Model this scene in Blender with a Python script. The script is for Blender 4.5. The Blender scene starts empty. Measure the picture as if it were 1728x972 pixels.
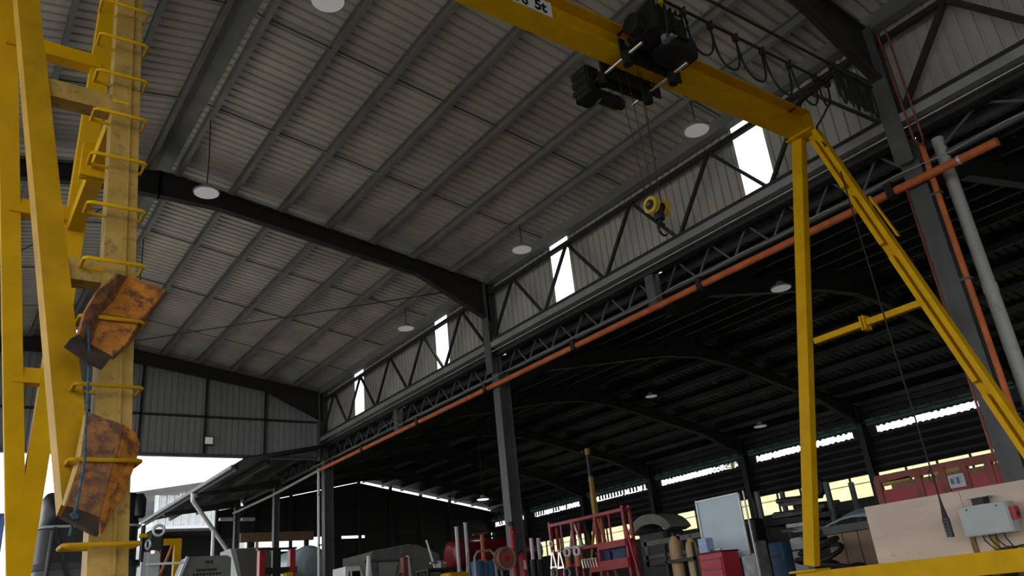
import bpy, bmesh, math, random
from mathutils import Vector, Matrix

random.seed(7)
scene = bpy.context.scene
COL = scene.collection
E = 1.10                      # height of the camera above the floor; heights below are given as E + height over the lens

# ------------------------------------------------------------------ camera
RX = Vector((0.81228096, -0.57523637, -0.09645085))    # camera right, in the world
RD = Vector((0.14658643, 0.36138769, -0.92082102))     # camera down
RF = Vector((0.56454589, 0.73382699, 0.37787019))      # camera forward
FPX = 1328.0
cam_d = bpy.data.cameras.new('camera')
cam = bpy.data.objects.new('camera', cam_d)
COL.objects.link(cam)
cam_d.sensor_width = 36.0
cam_d.lens = 36.0 * FPX / 1728.0
cam_d.clip_end = 400
m = Matrix.Identity(4)
for i in range(3):
    m[i][0] = RX[i]
    m[i][1] = -RD[i]
    m[i][2] = -RF[i]
m[2][3] = E
cam.matrix_world = m
scene.camera = cam

# ------------------------------------------------------------------ sky (even overcast) and exposure
world = bpy.data.worlds.new('overcast')
scene.world = world
world.use_nodes = True
wn = world.node_tree.nodes
wl = world.node_tree.links
bg = wn['Background']
bg.inputs['Color'].default_value = (0.93, 0.97, 1.0, 1)
bg.inputs['Strength'].default_value = 1.0
vs = scene.view_settings
vs.view_transform = 'Standard'
vs.look = 'None'
vs.gamma = 1.0
vs.use_curve_mapping = False
vs.exposure = 1.25

# ------------------------------------------------------------------ helpers
def at(px, py, X=None, Y=None, Z=None):
    """a point of the photograph, put at a known distance"""
    d = RX * (px - 864) + RD * (py - 486) + RF * FPX
    if X is not None:
        t = X / d.x
    elif Y is not None:
        t = Y / d.y
    else:
        t = (Z - E) / d.z
    return Vector((0, 0, E)) + d * t

MATS = {}
def mat(name, col, rough=0.6, metal=0.0, var=0.25, scale=6.0, dirt=None, dirt_amt=0.4, bump=0.0, emit=None, spec=0.4, stretch=None):
    if name in MATS:
        return MATS[name]
    M = bpy.data.materials.new(name)
    M.use_nodes = True
    nt = M.node_tree
    b = nt.nodes['Principled BSDF']
    b.inputs['Roughness'].default_value = rough
    b.inputs['Metallic'].default_value = metal
    b.inputs['Specular IOR Level'].default_value = spec
    tc = nt.nodes.new('ShaderNodeTexCoord')
    src = tc.outputs['Object']
    if stretch:
        mp = nt.nodes.new('ShaderNodeMapping')
        mp.inputs['Scale'].default_value = stretch
        nt.links.new(src, mp.inputs['Vector'])
        src = mp.outputs['Vector']
    no = nt.nodes.new('ShaderNodeTexNoise')
    no.inputs['Scale'].default_value = scale
    no.inputs['Detail'].default_value = 5
    nt.links.new(src, no.inputs['Vector'])
    cr = nt.nodes.new('ShaderNodeValToRGB')
    lo = tuple(max(0, c * (1 - var)) for c in col)
    hi = tuple(min(1, c * (1 + var)) for c in col)
    cr.color_ramp.elements[0].position = 0.3
    cr.color_ramp.elements[0].color = (*lo, 1)
    cr.color_ramp.elements[1].position = 0.7
    cr.color_ramp.elements[1].color = (*hi, 1)
    nt.links.new(no.outputs['Fac'], cr.inputs['Fac'])
    out = cr.outputs['Color']
    if dirt:
        n2 = nt.nodes.new('ShaderNodeTexNoise')
        n2.inputs['Scale'].default_value = scale * 2.3
        n2.inputs['Detail'].default_value = 8
        n2.inputs['Roughness'].default_value = 0.7
        nt.links.new(src, n2.inputs['Vector'])
        r2 = nt.nodes.new('ShaderNodeValToRGB')
        r2.color_ramp.elements[0].position = 0.66 - 0.25 * dirt_amt
        r2.color_ramp.elements[1].position = 0.80 - 0.25 * dirt_amt
        nt.links.new(n2.outputs['Fac'], r2.inputs['Fac'])
        mx = nt.nodes.new('ShaderNodeMix')
        mx.data_type = 'RGBA'
        nt.links.new(r2.outputs['Color'], mx.inputs['Factor'])
        nt.links.new(out, mx.inputs[6])
        mx.inputs[7].default_value = (*dirt, 1)
        out = mx.outputs[2]
    nt.links.new(out, b.inputs['Base Color'])
    if bump:
        bp = nt.nodes.new('ShaderNodeBump')
        bp.inputs['Strength'].default_value = bump
        bp.inputs['Distance'].default_value = 0.02
        nt.links.new(no.outputs['Fac'], bp.inputs['Height'])
        nt.links.new(bp.outputs['Normal'], b.inputs['Normal'])
    if emit:
        b.inputs['Emission Color'].default_value = (*emit[:3], 1)
        b.inputs['Emission Strength'].default_value = emit[3]
    MATS[name] = M
    return M

def sheet_glass(name, tint, clear, rough=0.5):
    """thin polycarbonate / glass: part lets light straight through, part scatters it"""
    if name in MATS:
        return MATS[name]
    M = bpy.data.materials.new(name)
    M.use_nodes = True
    nt = M.node_tree
    nt.nodes.remove(nt.nodes['Principled BSDF'])
    o = nt.nodes['Material Output']
    tr = nt.nodes.new('ShaderNodeBsdfTransparent')
    tr.inputs['Color'].default_value = (*tint, 1)
    tl = nt.nodes.new('ShaderNodeBsdfTranslucent')
    tc = nt.nodes.new('ShaderNodeTexCoord')
    no = nt.nodes.new('ShaderNodeTexNoise')
    no.inputs['Scale'].default_value = 3.0
    no.inputs['Detail'].default_value = 6
    cr = nt.nodes.new('ShaderNodeValToRGB')
    cr.color_ramp.elements[0].position = 0.35
    cr.color_ramp.elements[0].color = (*[c * 0.75 for c in tint], 1)
    cr.color_ramp.elements[1].position = 0.65
    cr.color_ramp.elements[1].color = (*tint, 1)
    nt.links.new(tc.outputs['Object'], no.inputs['Vector'])
    nt.links.new(no.outputs['Fac'], cr.inputs['Fac'])
    nt.links.new(cr.outputs['Color'], tl.inputs['Color'])
    mx = nt.nodes.new('ShaderNodeMixShader')
    mx.inputs[0].default_value = clear
    nt.links.new(tl.outputs[0], mx.inputs[1])
    nt.links.new(tr.outputs[0], mx.inputs[2])
    nt.links.new(mx.outputs[0], o.inputs['Surface'])
    MATS[name] = M
    return M

class MB:
    def __init__(s):
        s.v = []
        s.f = []
        s.sm = []
    def add(s, vs_, fs_, smooth=False):
        n = len(s.v)
        s.v += [Vector(p) for p in vs_]
        for f in fs_:
            s.f.append([i + n for i in f])
            s.sm.append(smooth)
        return s
    def box(s, a, b):
        x0, y0, z0 = [min(p, q) for p, q in zip(a, b)]
        x1, y1, z1 = [max(p, q) for p, q in zip(a, b)]
        return s.add([(x0, y0, z0), (x1, y0, z0), (x1, y1, z0), (x0, y1, z0), (x0, y0, z1), (x1, y0, z1), (x1, y1, z1), (x0, y1, z1)],
                     [(3, 2, 1, 0), (4, 5, 6, 7), (0, 1, 5, 4), (1, 2, 6, 5), (2, 3, 7, 6), (3, 0, 4, 7)])
    def bevel_box(s, a, b, r):
        """box with chamfered vertical and top edges"""
        x0, y0, z0 = [min(p, q) for p, q in zip(a, b)]
        x1, y1, z1 = [max(p, q) for p, q in zip(a, b)]
        def ring(i, z):
            return [(x0 + r + i, y0 + i, z), (x1 - r - i, y0 + i, z), (x1 - i, y0 + r + i, z), (x1 - i, y1 - r - i, z),
                    (x1 - r - i, y1 - i, z), (x0 + r + i, y1 - i, z), (x0 + i, y1 - r - i, z), (x0 + i, y0 + r + i, z)]
        R = [ring(0, z0), ring(0, z1 - r), ring(r * 0.7, z1)]
        vs_ = [p for q in R for p in q]
        fs_ = [tuple(range(7, -1, -1)), tuple(range(16, 24))]
        for k in range(2):
            for i in range(8):
                j = (i + 1) % 8
                fs_.append((k * 8 + i, k * 8 + j, k * 8 + 8 + j, k * 8 + 8 + i))
        return s.add(vs_, fs_)
    def frame(s, p, q, up):
        p, q = Vector(p), Vector(q)
        d = (q - p).normalized()
        up = Vector(up)
        side = d.cross(up)
        if side.length < 1e-5:
            side = d.cross(Vector((1, 0, 0)))
        side.normalize()
        return p, q, d, side, side.cross(d).normalized()
    def bar(s, p, q, w, h, up=(0, 0, 1)):
        p, q, d, a, u = s.frame(p, q, up)
        c = [(-1, -1), (1, -1), (1, 1), (-1, 1)]
        return s.add([p + a * (w / 2 * i) + u * (h / 2 * j) for i, j in c] + [q + a * (w / 2 * i) + u * (h / 2 * j) for i, j in c],
                     [(3, 2, 1, 0), (4, 5, 6, 7), (0, 1, 5, 4), (1, 2, 6, 5), (2, 3, 7, 6), (3, 0, 4, 7)])
    def section(s, p, q, prof, up=(0, 0, 1), prof2=None):
        """prism of a closed outline [(side, up), ...] from p to q"""
        p, q, d, a, u = s.frame(p, q, up)
        prof2 = prof2 or prof
        n = len(prof)
        vs_ = [p + a * i + u * j for i, j in prof] + [q + a * i + u * j for i, j in prof2]
        fs_ = [tuple(range(n - 1, -1, -1)), tuple(range(n, 2 * n))]
        fs_ += [(i, (i + 1) % n, n + (i + 1) % n, n + i) for i in range(n)]
        return s.add(vs_, fs_)
    def ibeam(s, p, q, b, h, tf=0.014, tw=0.010, up=(0, 0, 1), h2=None):
        def pr(h):
            return [(-b / 2, -h / 2), (b / 2, -h / 2), (b / 2, -h / 2 + tf), (tw / 2, -h / 2 + tf), (tw / 2, h / 2 - tf), (b / 2, h / 2 - tf),
                    (b / 2, h / 2), (-b / 2, h / 2), (-b / 2, h / 2 - tf), (-tw / 2, h / 2 - tf), (-tw / 2, -h / 2 + tf), (-b / 2, -h / 2 + tf)]
        return s.section(p, q, pr(h), up, pr(h2) if h2 else None)
    def cyl(s, p, q, r, r2=None, n=14, cap=True):
        r2 = r if r2 is None else r2
        p, q, d, a, u = s.frame(p, q, (0, 0, 1))
        vs_ = []
        for c, rr in ((p, r), (q, r2)):
            for i in range(n):
                t = 2 * math.pi * i / n
                vs_.append(c + a * (rr * math.cos(t)) + u * (rr * math.sin(t)))
        s.add(vs_, [(i, (i + 1) % n, n + (i + 1) % n, n + i) for i in range(n)], True)
        if cap:
            s.add(vs_, [tuple(range(n - 1, -1, -1)), tuple(range(n, 2 * n))])
        return s
    def lathe(s, c, axis, prof, n=20):
        """prof: (distance along the axis, radius)"""
        c = Vector(c)
        d = Vector(axis).normalized()
        a = d.orthogonal().normalized()
        u = d.cross(a)
        vs_ = []
        for h, r in prof:
            for i in range(n):
                t = 2 * math.pi * i / n
                vs_.append(c + d * h + a * (r * math.cos(t)) + u * (r * math.sin(t)))
        fs_ = []
        for k in range(len(prof) - 1):
            for i in range(n):
                j = (i + 1) % n
                fs_.append((k * n + i, k * n + j, (k + 1) * n + j, (k + 1) * n + i))
        s.add(vs_, fs_, True)
        k = (len(prof) - 1) * n
        return s.add(vs_, [tuple(range(n - 1, -1, -1)), tuple(range(k, k + n))])
    def tube(s, pts, r, n=8):
        pts = [Vector(p) for p in pts]
        vs_ = []
        a = None
        for i, p in enumerate(pts):
            d = (pts[min(i + 1, len(pts) - 1)] - pts[max(i - 1, 0)]).normalized()
            if a is None:
                a = d.orthogonal().normalized()
            a = (a - d * a.dot(d))
            if a.length < 1e-5:
                a = d.orthogonal()
            a.normalize()
            u = d.cross(a)
            for k in range(n):
                t = 2 * math.pi * k / n
                vs_.append(p + a * (r * math.cos(t)) + u * (r * math.sin(t)))
        fs_ = []
        for i in range(len(pts) - 1):
            for k in range(n):
                j = (k + 1) % n
                fs_.append((i * n + k, i * n + j, (i + 1) * n + j, (i + 1) * n + k))
        s.add(vs_, fs_, True)
        e = (len(pts) - 1) * n
        return s.add(vs_, [tuple(range(n - 1, -1, -1)), tuple(range(e, e + n))])
    def ring(s, c, axis, R, r, n=20, k=8, arc=(0, 2 * math.pi)):
        c = Vector(c)
        d = Vector(axis).normalized()
        a = d.orthogonal().normalized()
        u = d.cross(a)
        full = arc[1] - arc[0] > 6.28
        pts = [c + a * (R * math.cos(arc[0] + (arc[1] - arc[0]) * i / n)) + u * (R * math.sin(arc[0] + (arc[1] - arc[0]) * i / n)) for i in range(n + 1)]
        return s.tube(pts, r, k)
    def prism(s, pts, vec):
        """polygon pushed along vec"""
        pts = [Vector(p) for p in pts]
        vec = Vector(vec)
        n = len(pts)
        return s.add(pts + [p + vec for p in pts],
                     [tuple(range(n - 1, -1, -1)), tuple(range(n, 2 * n))] + [(i, (i + 1) % n, n + (i + 1) % n, n + i) for i in range(n)])
    def corrugated(s, o, run, across, nrm, pitch=0.18, rib=0.045, h=0.028, lip=0.0, gap=0.0):
        """profiled metal sheet: flat pans and raised ribs, ribs lie along 'run'"""
        o, run, across, nrm = Vector(o), Vector(run), Vector(across), Vector(nrm)
        w = across.length
        ad = across.normalized()
        nr = max(1, round(w / pitch))
        pt = w / nr
        prof = [(0.0, -lip)]
        for i in range(nr):
            c = (i + 0.5) * pt
            prof += [(c - rib / 2, 0), (c - rib / 4, h), (c + rib / 4, h), (c + rib / 2, 0)]
        prof += [(w - gap, -lip)]
        vs_ = []
        for x, z in prof:
            vs_ += [o + ad * x + nrm * z, o + ad * x + nrm * z + run]
        return s.add(vs_, [(2 * i, 2 * i + 1, 2 * i + 3, 2 * i + 2) for i in range(len(prof) - 1)])
    def build(s, name, material, parent=None, origin=None, solid=0.0):
        if parent is not None:
            o = Vector(parent['org'])
        elif origin is not None:
            o = Vector(origin)
        else:
            xs, ys, zs = zip(*[tuple(p) for p in s.v])
            o = Vector(((min(xs) + max(xs)) / 2, (min(ys) + max(ys)) / 2, min(zs)))
        me = bpy.data.meshes.new(name)
        me.from_pydata([tuple(p - o) for p in s.v], [], s.f)
        me.polygons.foreach_set('use_smooth', s.sm)
        me.materials.append(material)
        bm = bmesh.new()
        bm.from_mesh(me)
        bmesh.ops.remove_doubles(bm, verts=bm.verts, dist=0.00005)
        bmesh.ops.recalc_face_normals(bm, faces=bm.faces)
        for e in bm.edges:
            if len(e.link_faces) == 2 and e.link_faces[0].normal.angle(e.link_faces[1].normal, 0) > 0.7:
                e.smooth = False
        bm.to_mesh(me)
        bm.free()
        ob = bpy.data.objects.new(name, me)
        COL.objects.link(ob)
        ob['org'] = list(o)
        if parent is not None:
            ob.parent = parent
        else:
            ob.location = o
        if solid:
            sd = ob.modifiers.new('thickness', 'SOLIDIFY')
            sd.thickness = solid
            sd.offset = 0
        return ob

def tag(o, label=None, cat=None, group=None, kind=None):
    if label:
        o['label'] = label
    if cat:
        o['category'] = cat
    if group:
        o['group'] = group
    if kind:
        o['kind'] = kind
    return o

def thing(name, loc, label=None, cat=None, group=None, kind=None):
    o = bpy.data.objects.new(name, None)
    COL.objects.link(o)
    o.location = loc
    o.empty_display_size = 0.2
    o['org'] = list(Vector(loc))
    return tag(o, label, cat, group, kind)

def dup(src, delta, label=None, parent=None):
    """copy of a thing with copies of its parts and sub-parts"""
    r = src.copy()
    COL.objects.link(r)
    if parent is None:
        r.location = src.location + Vector(delta)
        r['org'] = list(Vector(src['org']) + Vector(delta))
    else:
        r.parent = parent
    if label:
        r['label'] = label
    for ch in [c for c in bpy.data.objects if c.parent == src]:
        dup(ch, delta, None, r)
    return r

def text_mesh(txt, size, name, material, parent, M4):
    cu = bpy.data.curves.new(name, 'FONT')
    cu.body = txt
    cu.size = size
    cu.extrude = 0.001
    cu.offset = size * 0.04
    tmp = bpy.data.objects.new(name, cu)
    COL.objects.link(tmp)
    dg = bpy.context.evaluated_depsgraph_get()
    me = bpy.data.meshes.new_from_object(tmp.evaluated_get(dg))
    bpy.data.objects.remove(tmp)
    me.transform(Matrix.Translation(-Vector(parent['org'])) @ M4)
    me.materials.clear()
    me.materials.append(material)
    ob = bpy.data.objects.new(name, me)
    COL.objects.link(ob)
    ob.parent = parent
    ob['org'] = list(parent['org'])
    return ob

# ------------------------------------------------------------------ materials
m_conc = mat('worn concrete', (0.13, 0.125, 0.115), 0.85, var=0.25, scale=0.8, dirt=(0.08, 0.075, 0.07), dirt_amt=0.3, bump=0.1)
m_dkfloor = mat('darkened shed concrete', (0.045, 0.044, 0.041), 0.8, var=0.3, scale=0.8, bump=0.1)  # floor colour darkened to keep the inside of the shed dim
m_yard = mat('pale gravel yard', (0.30, 0.285, 0.255), 0.95, var=0.2, scale=1.5, bump=0.2)
m_roof = mat('zinc roof sheet', (0.56, 0.53, 0.45), 0.42, 0.25, var=0.16, scale=1.1, spec=0.4)
m_wallsheet = mat('zinc wall sheet', (0.50, 0.475, 0.41), 0.5, 0.2, var=0.12, scale=1.3, stretch=(1, 1, 0.3))
m_gable = mat('grey gable sheet', (0.33, 0.33, 0.33), 0.55, 0.2, var=0.14, scale=1.0, stretch=(1, 1, 0.3))
m_purlin = mat('galvanised purlin', (0.235, 0.23, 0.20), 0.5, 0.3, var=0.15, scale=2.0)
m_steel = mat('dark painted steel', (0.028, 0.025, 0.023), 0.6, var=0.25, scale=2.0)
m_steel2 = mat('grey painted steel', (0.095, 0.095, 0.095), 0.55, var=0.2, scale=2.0)
m_fascia = mat('light grey steel channel', (0.30, 0.295, 0.28), 0.55, 0.2, var=0.15, scale=2.0)
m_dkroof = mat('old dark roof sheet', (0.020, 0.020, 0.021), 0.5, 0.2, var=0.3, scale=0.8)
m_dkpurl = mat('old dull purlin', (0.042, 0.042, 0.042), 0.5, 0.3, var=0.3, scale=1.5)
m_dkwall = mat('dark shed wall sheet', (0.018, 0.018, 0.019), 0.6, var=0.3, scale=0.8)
m_yel = mat('yellow crane paint', (0.66, 0.36, 0.001), 0.5, spec=0.12, var=0.10, scale=4.0, dirt=(0.38, 0.22, 0.02), dirt_amt=0.1)
m_yelworn = mat('worn yellow crane paint', (0.42, 0.225, 0.004), 0.55, spec=0.15, var=0.2, scale=5.0, dirt=(0.20, 0.14, 0.07), dirt_amt=0.3, bump=0.15)
m_yeldull = mat('dusty yellow crane paint', (0.375, 0.235, 0.055), 0.6, spec=0.2, var=0.2, scale=8.0, dirt=(0.17, 0.12, 0.06), dirt_amt=0.5, bump=0.15)
m_orange = mat('orange pipe paint', (0.55, 0.14, 0.04), 0.5, spec=0.25, var=0.2, scale=5.0, dirt=(0.26, 0.07, 0.03), dirt_amt=0.2)
m_rust = mat('rusty orange plate', (0.42, 0.145, 0.014), 0.6, var=0.38, scale=9.0, dirt=(0.12, 0.045, 0.016), dirt_amt=0.75, bump=0.5)
m_rust2 = mat('brown rusted plate', (0.27, 0.105, 0.03), 0.65, var=0.35, scale=9.0, dirt=(0.09, 0.04, 0.02), dirt_amt=0.9, bump=0.5)
m_rustdk = mat('blackened plate', (0.06, 0.04, 0.03), 0.7, var=0.4, scale=10.0, bump=0.4)
m_rope = mat('blue rope', (0.035, 0.085, 0.12), 0.85, var=0.5, scale=60.0, bump=0.5)
m_black = mat('black painted metal', (0.010, 0.010, 0.010), 0.5, var=0.3, scale=5.0)
m_rubber = mat('black rubber cable', (0.014, 0.014, 0.013), 0.6, var=0.2, scale=5.0)
m_chrome = mat('bright steel rod', (0.75, 0.70, 0.58), 0.22, 0.9, var=0.1, scale=5.0)
m_galv = mat('bright galvanised tube', (0.55, 0.57, 0.57), 0.4, 0.4, var=0.12, scale=4.0)
m_pvc = mat('white plastic pipe', (0.42, 0.41, 0.37), 0.5, var=0.1, scale=2.0, dirt=(0.27, 0.25, 0.2), dirt_amt=0.35)
m_white = mat('white paint', (0.75, 0.76, 0.76), 0.5, var=0.06, scale=3.0)
m_board = mat('whiteboard surface', (0.52, 0.61, 0.66), 0.35, var=0.07, scale=2.5)
m_lens = mat('white lamp diffuser', (0.78, 0.78, 0.78), 0.5, var=0.04, scale=9.0, emit=(1, 0.99, 0.97, 0.06))
m_lamplit = mat('lit lamp diffuser', (0.9, 0.9, 0.9), 0.5, var=0.02, emit=(1, 1, 0.97, 2.5))
m_red = mat('red paint', (0.36, 0.016, 0.022), 0.4, var=0.2, scale=4.0, dirt=(0.15, 0.02, 0.02), dirt_amt=0.2)
m_redchest = mat('red tool chest enamel', (0.42, 0.022, 0.04), 0.3, var=0.12, scale=3.0)
m_redox = mat('red oxide steel', (0.25, 0.065, 0.05), 0.6, var=0.3, scale=4.0)
m_maroon = mat('maroon tank paint', (0.22, 0.012, 0.018), 0.25, var=0.2, scale=2.0)
m_navy = mat('navy plastic', (0.02, 0.035, 0.11), 0.5, var=0.3, scale=4.0)
m_blue = mat('blue drum plastic', (0.05, 0.14, 0.26), 0.45, var=0.25, scale=3.0)
m_bluebox = mat('pale blue carton', (0.40, 0.45, 0.72), 0.6, var=0.1, scale=5.0)
m_tan = mat('tan gas cylinder paint', (0.42, 0.27, 0.13), 0.45, var=0.2, scale=4.0)
m_ply = mat('pinkish plywood board', (0.62, 0.49, 0.395), 0.7, var=0.12, scale=2.2, dirt=(0.42, 0.33, 0.25), dirt_amt=0.25, stretch=(1, 0.5, 2))
m_greybox = mat('grey enclosure paint', (0.38, 0.42, 0.40), 0.45, var=0.06, scale=3.0)
m_greyhood = mat('grey machine paint', (0.19, 0.20, 0.185), 0.5, var=0.1, scale=3.0)
m_tarp = mat('grey canvas cover', (0.21, 0.20, 0.165), 0.8, var=0.2, scale=2.0, bump=0.4)
m_tank = mat('pale grey tank paint', (0.32, 0.40, 0.43), 0.35, var=0.1, scale=2.0)
m_carblk = mat('glossy black body paint', (0.012, 0.013, 0.015), 0.3, var=0.2, scale=2.0, spec=0.3)
m_cargry = mat('dark grey body paint', (0.055, 0.058, 0.062), 0.35, var=0.2, scale=2.0, spec=0.35)
m_glass = mat('dark window glass', (0.010, 0.012, 0.014), 0.06, var=0.1, scale=2.0, spec=0.7)
m_wood = mat('raw timber', (0.22, 0.13, 0.07), 0.75, var=0.3, scale=5.0, stretch=(1, 6, 6))
m_card = mat('brown carton', (0.26, 0.18, 0.12), 0.8, var=0.2, scale=3.0)
m_junk = mat('oily scrap metal', (0.06, 0.058, 0.055), 0.5, 0.3, var=0.5, scale=5.0, bump=0.4)
m_junk2 = mat('scratched alloy', (0.30, 0.30, 0.295), 0.4, 0.5, var=0.4, scale=6.0)
m_brass = mat('yellow sheave paint', (0.60, 0.40, 0.05), 0.35, 0.3, var=0.3, scale=20.0)
m_ink = mat('black print', (0.01, 0.01, 0.01), 0.6, var=0.0)
m_tarpblue = mat('blue tarpaulin', (0.09, 0.17, 0.46), 0.6, var=0.2, scale=2.0, bump=0.3)
m_poly = sheet_glass('clear roof plastic', (0.95, 0.97, 1.0), 0.80)
m_yelpoly = sheet_glass('yellowed plastic sheet', (0.95, 0.90, 0.66), 0.35)
m_frost = sheet_glass('dim green plastic sheet', (0.10, 0.15, 0.135), 0.0)
m_pink = mat('printed notice', (0.62, 0.55, 0.60), 0.6, var=0.1, scale=8.0)
m_green = mat('tree leaves', (0.10, 0.16, 0.03), 0.7, var=0.5, scale=3.0)

# ------------------------------------------------------------------ main dimensions
XW = 10.0                      # column line of the hall
XR = 2.68                      # ridge of the hall
SL = 0.156                     # roof pitch
def pz(x):                     # underside of the purlins
    return E + 8.27 - SL * abs(x - XR)
BAYS = [-5.8, 4.05, 13.95, 23.75]
Y0, Y1 = -5.8, 23.8

# ------------------------------------------------------------------ ground
g = MB().box((-40, -40, -0.40), (60, 90, -0.03)).build('ground', m_yard)
tag(g, kind='structure')
fl = MB().box((-4.8, -7, -0.03), (10.1, 24.2, 0.0)).build('floor', m_conc)
tag(fl, kind='structure')
fl = MB().box((10.1, -7, -0.03), (24.8, 36.4, 0.0)).build('floor_shed', m_dkfloor)
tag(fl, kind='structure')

# ------------------------------------------------------------------ hall roof
ceil = thing('ceiling', (XR, 9, 8), kind='structure')
lap = 2.5
ys = [Y0 - 0.3]
y = 9.15 - lap * 6
while y < Y1:
    if y > ys[0] + 0.3:
        ys.append(y)
    y += lap
ys.append(Y1 + 0.35)
PH = 0.19                      # purlin depth
for side in (1, -1):
    xa = XR + side * 0.20
    xb = XW + 0.25 if side > 0 else 2 * XR - XW - 0.25
    za, zb = pz(xa) + PH + 0.004, pz(xb) + PH + 0.004
    nrm = Vector((side * SL, 0, 1)).normalized()
    for k in range(len(ys) - 1):
        off = nrm * (0.006 * (k % 2))
        MB().corrugated(Vector((xa, ys[k], za)) + off, Vector((xb - xa, 0, zb - za)), (0, ys[k + 1] - ys[k], 0), nrm, rib=0.062, h=0.036, lip=0.022, gap=-0.05).build('roof_sheet', m_roof, ceil)
    for k in range(1, len(ys) - 1):
        MB().bar((xa, ys[k], za - 0.016), (xb, ys[k], zb - 0.016), 0.020, 0.020).build('lap_strip', m_steel2, ceil)
# ridge capping
MB().prism([(XR - 0.42, Y0 - 0.3, pz(XR - 0.42) + PH + 0.055), (XR, Y0 - 0.3, pz(XR) + PH + 0.075), (XR + 0.42, Y0 - 0.3, pz(XR + 0.42) + PH + 0.055), (XR, Y0 - 0.3, pz(XR) + PH + 0.078)], (0, Y1 - Y0 + 0.4, 0)).build('ridge_cap', m_purlin, ceil)

def purlin_mb(x, side, y0, y1, fl_=0.075):
    """lipped C purlin, open towards the left"""
    z = pz(x)
    t = 0.012
    h = PH
    s = side
    f = fl_
    pr = [(0, 0), (f, 0), (f, h), (0, h), (0, h - 0.02), (t, h - 0.02), (t, h - t), (f - t, h - t), (f - t, t), (t, t), (t, 0.022), (0, 0.022)]
    pts = [Vector((x + a, y0, z + b - (1 if x > XR else -1) * SL * a)) for a, b in pr]
    return MB().prism(pts, (0, y1 - y0, 0))
for x in [2.95, 3.98, 4.98, 6.0, 7.02, 8.02, 9.04]:
    purlin_mb(x, 1, Y0, Y1).build('purlin', m_purlin, ceil)
for x in [2.40, 1.60, 0.60, -0.42, -1.44, -2.46, -3.48]:
    purlin_mb(x, -1, Y0, Y1).build('purlin', m_purlin, ceil)
# eave beams
for x, s in ((9.93, 1), (2 * XR - 9.93, -1)):
    MB().box((x - 0.03, Y0, pz(x) - 0.02), (x + 0.14, Y1, pz(x) + 0.20)).build('eave_beam', m_purlin, ceil)
# wind bracing rods under the purlins
MB().cyl((3.9, 23.1, pz(3.9) - 0.06), (9.5, 14.5, pz(9.5) - 0.06), 0.016, n=6).build('bracing_rod', m_steel2, ceil)
MB().cyl((-2.0, 23.1, pz(-2.0) - 0.06), (2.5, 14.5, pz(2.5) - 0.06), 0.016, n=6).build('bracing_rod', m_steel2, ceil)

# ------------------------------------------------------------------ portal frames of the hall
def portal(yc, label, with_left=True):
    t = thing('portal_frame', (XW, yc, 0), label, 'steel frame', 'portal frames of the hall')
    for side in (1, -1):
        if side < 0 and not with_left:
            continue
        def X(x):
            return x if side > 0 else 2 * XR - x
        def top(x):
            return pz(x)
        # rafter: tapering I section, deep at eave and ridge
        segs = [(XR, 0.52), (XR + 1.1, 0.37), (8.1, 0.33), (10.0, 0.92)]
        for i in range(3):
            (xa, ha), (xb, hb) = segs[i], segs[i + 1]
            mb = MB()
            # web and flanges, drawn as plates whose top follows the roof
            for w, z0a, z1a, z0b, z1b in ((0.010, -ha, 0, -hb, 0), (0.16, -0.014, 0, -0.014, 0), (0.16, -ha, -ha + 0.014, -hb, -hb + 0.014)):
                za, zb = pz(xa), pz(xb)
                vs_ = []
                for x, a, b in ((xa, za + z0a, za + z1a), (xb, zb + z0b, zb + z1b)):
                    for yy in (yc - w / 2, yc + w / 2):
                        vs_ += [(X(x), yy, a), (X(x), yy, b)]
                mb.add(vs_, [(0, 1, 3, 2), (4, 6, 7, 5), (0, 4, 5, 1), (2, 3, 7, 6), (0, 2, 6, 4), (1, 5, 7, 3)])
            if i == 0:
                mb.box((X(XR) - 0.012, yc - 0.08, pz(XR) - 0.54), (X(XR) + 0.012, yc + 0.08, pz(XR)))
            mb.build('rafter', m_steel, t)
        # upper column, ends in a bracket plate over the lower one
        xc = X(9.98)
        MB().ibeam((xc, yc, E + 4.95), (xc, yc, pz(10.0) + 0.02), 0.24, 0.26, up=(1, 0, 0)).build('upper_column', m_steel2 if side > 0 else m_steel, t)
        xl = X(10.14)
        MB().ibeam((xl, yc, 0), (xl, yc, E + 5.0), 0.25, 0.30, up=(1, 0, 0)).build('lower_column', m_steel2, t)
        MB().box((xl - 0.2, yc - 0.2, 0), (xl + 0.2, yc + 0.2, 0.025)).build('base_plate', m_steel2, t)
    return t
portal(4.05, 'dark steel portal frame with the white plastic pipe beside its column')
portal(13.95, 'dark steel portal frame whose rafter crosses the middle of the roof')
portal(23.68, 'dark steel portal frame against the far gable wall')

# ------------------------------------------------------------------ lattice girders of the hall wall and the sheeted wall above them
def lattice(x, y0, y1, ztop, zbot, panels, label, mt, w=0.09, h=0.10, d=0.05, group='lattice girders along the column line', name='lattice_girder', depth=0.07):
    t = thing(name, (x, (y0 + y1) / 2, zbot), label, 'girder', group)
    MB().box((x - depth, y0, ztop - h), (x + depth, y1, ztop)).build('top_chord', mt, t)
    MB().box((x - depth, y0, zbot), (x + depth, y1, zbot + h)).build('bottom_chord', mt, t)
    p = (y1 - y0) / panels
    for i in range(panels):
        a = y0 + i * p
        for s in (0, 1):
            q = a + p * s
            MB().bar((x, q + (0.03 if s == 0 else -0.03), zbot + h * 0.5), (x, a + p / 2, ztop - h * 0.5), d, d, up=(1, 0, 0)).build('diagonal', mt, t)
    return t
GT, GB = E + 6.90, E + 5.66
lattice(9.93, -5.7, 3.92, GT, GB, 5, 'lattice girder in the nearest wall bay, top right of the photo', m_steel, d=0.075, h=0.075, depth=0.045)
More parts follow.
